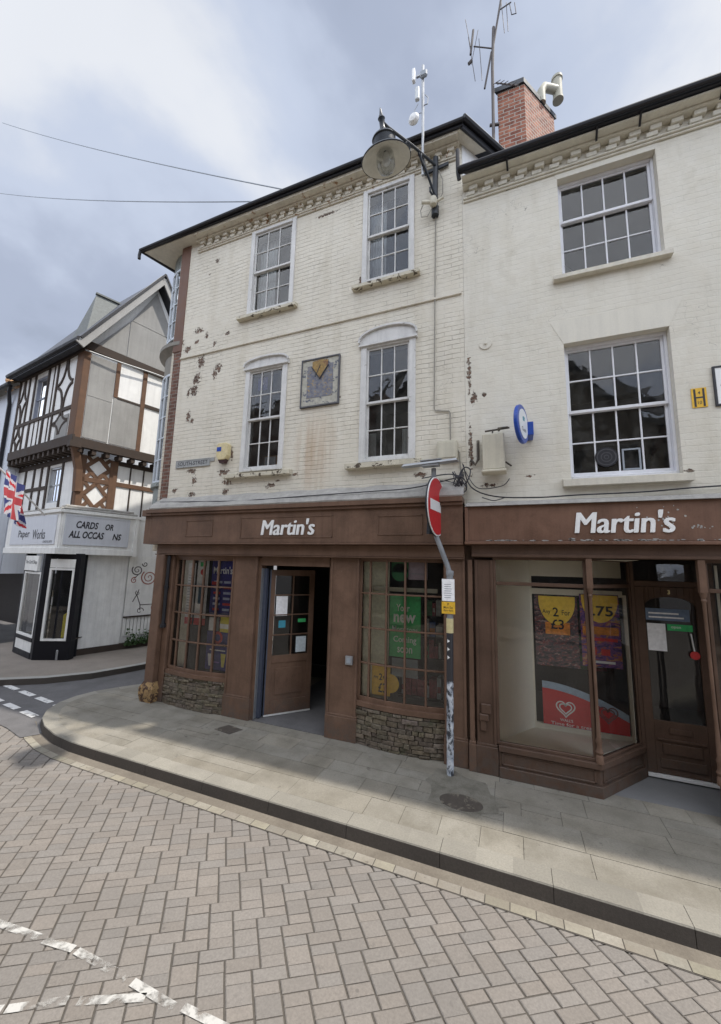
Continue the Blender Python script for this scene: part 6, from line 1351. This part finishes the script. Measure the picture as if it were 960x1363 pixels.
q = MB(); q.box(FXd, 1.82, 2.08, 1.78, 1.86, 0, .003, 0); q.text(FXd, 'open', 1.86, 1.80, .004, .1, .035, 1, .005); obj('sticker', q, [mGreen, mTextW], label='small green sticker right of the paper notice on the closed door', cat='sticker', group='door stickers')
q = MB(); q.tube([(2.05, 6.09, 1.76), (2.07, 6.09, 1.55)], .008, 6, 1); q.disc(FXd, 2.075, 1.5, .05, .01, .02, 20, 0); obj('hanging_tag', q, [mRed, mTextW], label='round red tag hanging on a white strip inside the closed door', cat='tag')
# picture and round ornament inside the first floor window
q = MB(); q.disc(FY(5.62), 1.18, 3.98, .13, 0, .01, 24, 0); q.ring(FY(5.62), 1.18, 3.98, .10, .11, .012, 24, 1); q.ring(FY(5.62), 1.18, 3.98, .055, .065, .012, 24, 1); q.ring(FY(5.62), 1.18, 3.98, .02, .03, .012, 24, 1); obj('round_ornament', q, [plain('dark glass disc', (.03, .03, .035), .3), plain('dull ring', (.07, .07, .075), .5)], label='round patterned ornament behind the lower panes of the lower right window', cat='ornament')
q = MB(); fr_rect(q, FY(5.66), 1.36, 1.56, 3.80, 4.08, .02, 0, .02); obj('picture_frame', q, mGrey, label='small white picture frame inside the lower right window', cat='frame')
q = MB(); q.box(FY(5.52), -4.34, -4.13, 5.70, 5.95, 0, .005, 0); fr_rect(q, FY(5.515), -4.33, -4.14, 5.72, 5.93, .03, 0, .004); q.disc(FY(5.515), -4.235, 5.83, .02, 0, .004, 12, 1); obj('window_card', q, [mNavy, mPaper], label='navy and cream card stuck inside the top pane of the left arched window', cat='card')
q = MB(); q.wbox(-4.2, -3.75, 5.66, 5.8, 4.2, 4.46, 0); q.wbox(-4.18, -3.95, 5.64, 5.66, 4.3, 4.44, 1); obj('cardboard_box', q, [plain('cardboard', (.3, .2, .12), .9), mGrey], label='cardboard box behind the bottom panes of the left arched window', cat='box')

# ================================================================ the other side of the street, behind the photographer: seen only in the glass
mOp = [bare_brick('opposite brick', (.2, .09, .06), (.34, .17, .11), (.3, .27, .22)), paint('opposite render', (.5, .47, .4), .8, .85, 2, .3), paint('opposite buff render', (.36, .3, .22), .8, .8, 2, .3)]
for k, (xa, xb, hh, gable, lab) in enumerate(((-24, -6.6, 11.6, 0, 'brick terrace house across the street, seen only as a reflection'), (-6.5, -.6, 10.4, 1, 'gabled pale house across the street, seen only as a reflection'), (-.5, 6.0, 8.6, 1, 'gabled buff house across the street, seen only as a reflection'), (6.1, 13, 9.0, 0, 'brick house at the right across the street, seen only as a reflection'))):
    ob = thing('house', ((xa+xb)/2, -7, 0), lab, 'building')
    fo = Fr(xb, -7, 180); L = xb-xa; q = MB(); ops = []
    for fl_ in range(2):
        for c_ in range(3): u = L*(c_+.5)/3; ops.append((u-.5, u+.5, 3.6+fl_*2.7, 5.2+fl_*2.7))
    wall_open(q, fo, 0, L, 0, hh, ops+[(.6, L-.6, .5, 2.6)], .25)
    if gable: q.prism(fo, [(0, hh), (L, hh), (L/2, hh+2.6)], -.2, 0)
    q.box(fo, 0, .2, 0, hh, -6, -.3); q.box(fo, L-.2, L, 0, hh, -6, -.3)
    obj('wall', q, mOp[k % 3], ob)
    q = MB()
    if gable:
        for sx in (0, 1): P = [fo.p(-.2 if sx == 0 else L+.2, hh-.15, .3), fo.p(-.2 if sx == 0 else L+.2, hh-.15, -6), fo.p(L/2, hh+2.75, -6), fo.p(L/2, hh+2.75, .3)]; q.hexa(P+[v+Vector((0, 0, .12)) for v in P])
    else: P = [fo.p(-.05, hh, .3), fo.p(L+.05, hh, .3), fo.p(L+.05, hh+2.2, -4), fo.p(-.05, hh+2.2, -4)]; q.hexa(P+[v+Vector((0, 0, .12)) for v in P])
    obj('roof', q, mSlate, ob)
    for (a, b, c_, d_) in ops: q = MB(); fr_rect(q, fo, a, b, c_, d_, .07, -.15, -.08); q.box(fo, (a+b)/2-.02, (a+b)/2+.02, c_+.07, d_-.07, -.14, -.1); q.box(fo, a+.07, b-.07, (c_+d_)/2-.03, (c_+d_)/2+.03, -.14, -.09); obj('window', q, mWhitePaint, ob)
    q = MB(); q.box(fo, .1, L-.1, 0, hh-.2, -1.5, -1.4); obj('room_lining', q, mInterior, ob)
    q = MB(); q.box(fo, .4, L-.4, 2.6, 3.1, .0, .12); q.box(fo, .4, L-.4, 0, .5, -.1, .05); obj('shopfront', q, mBrownR if k % 2 else mShopBlack, ob)
op = MB(); op.wbox(-24, 14, -7, -5.2, ZR-.05, 0); obj('opposite_pavement', op, mSlabFar, kind='structure')
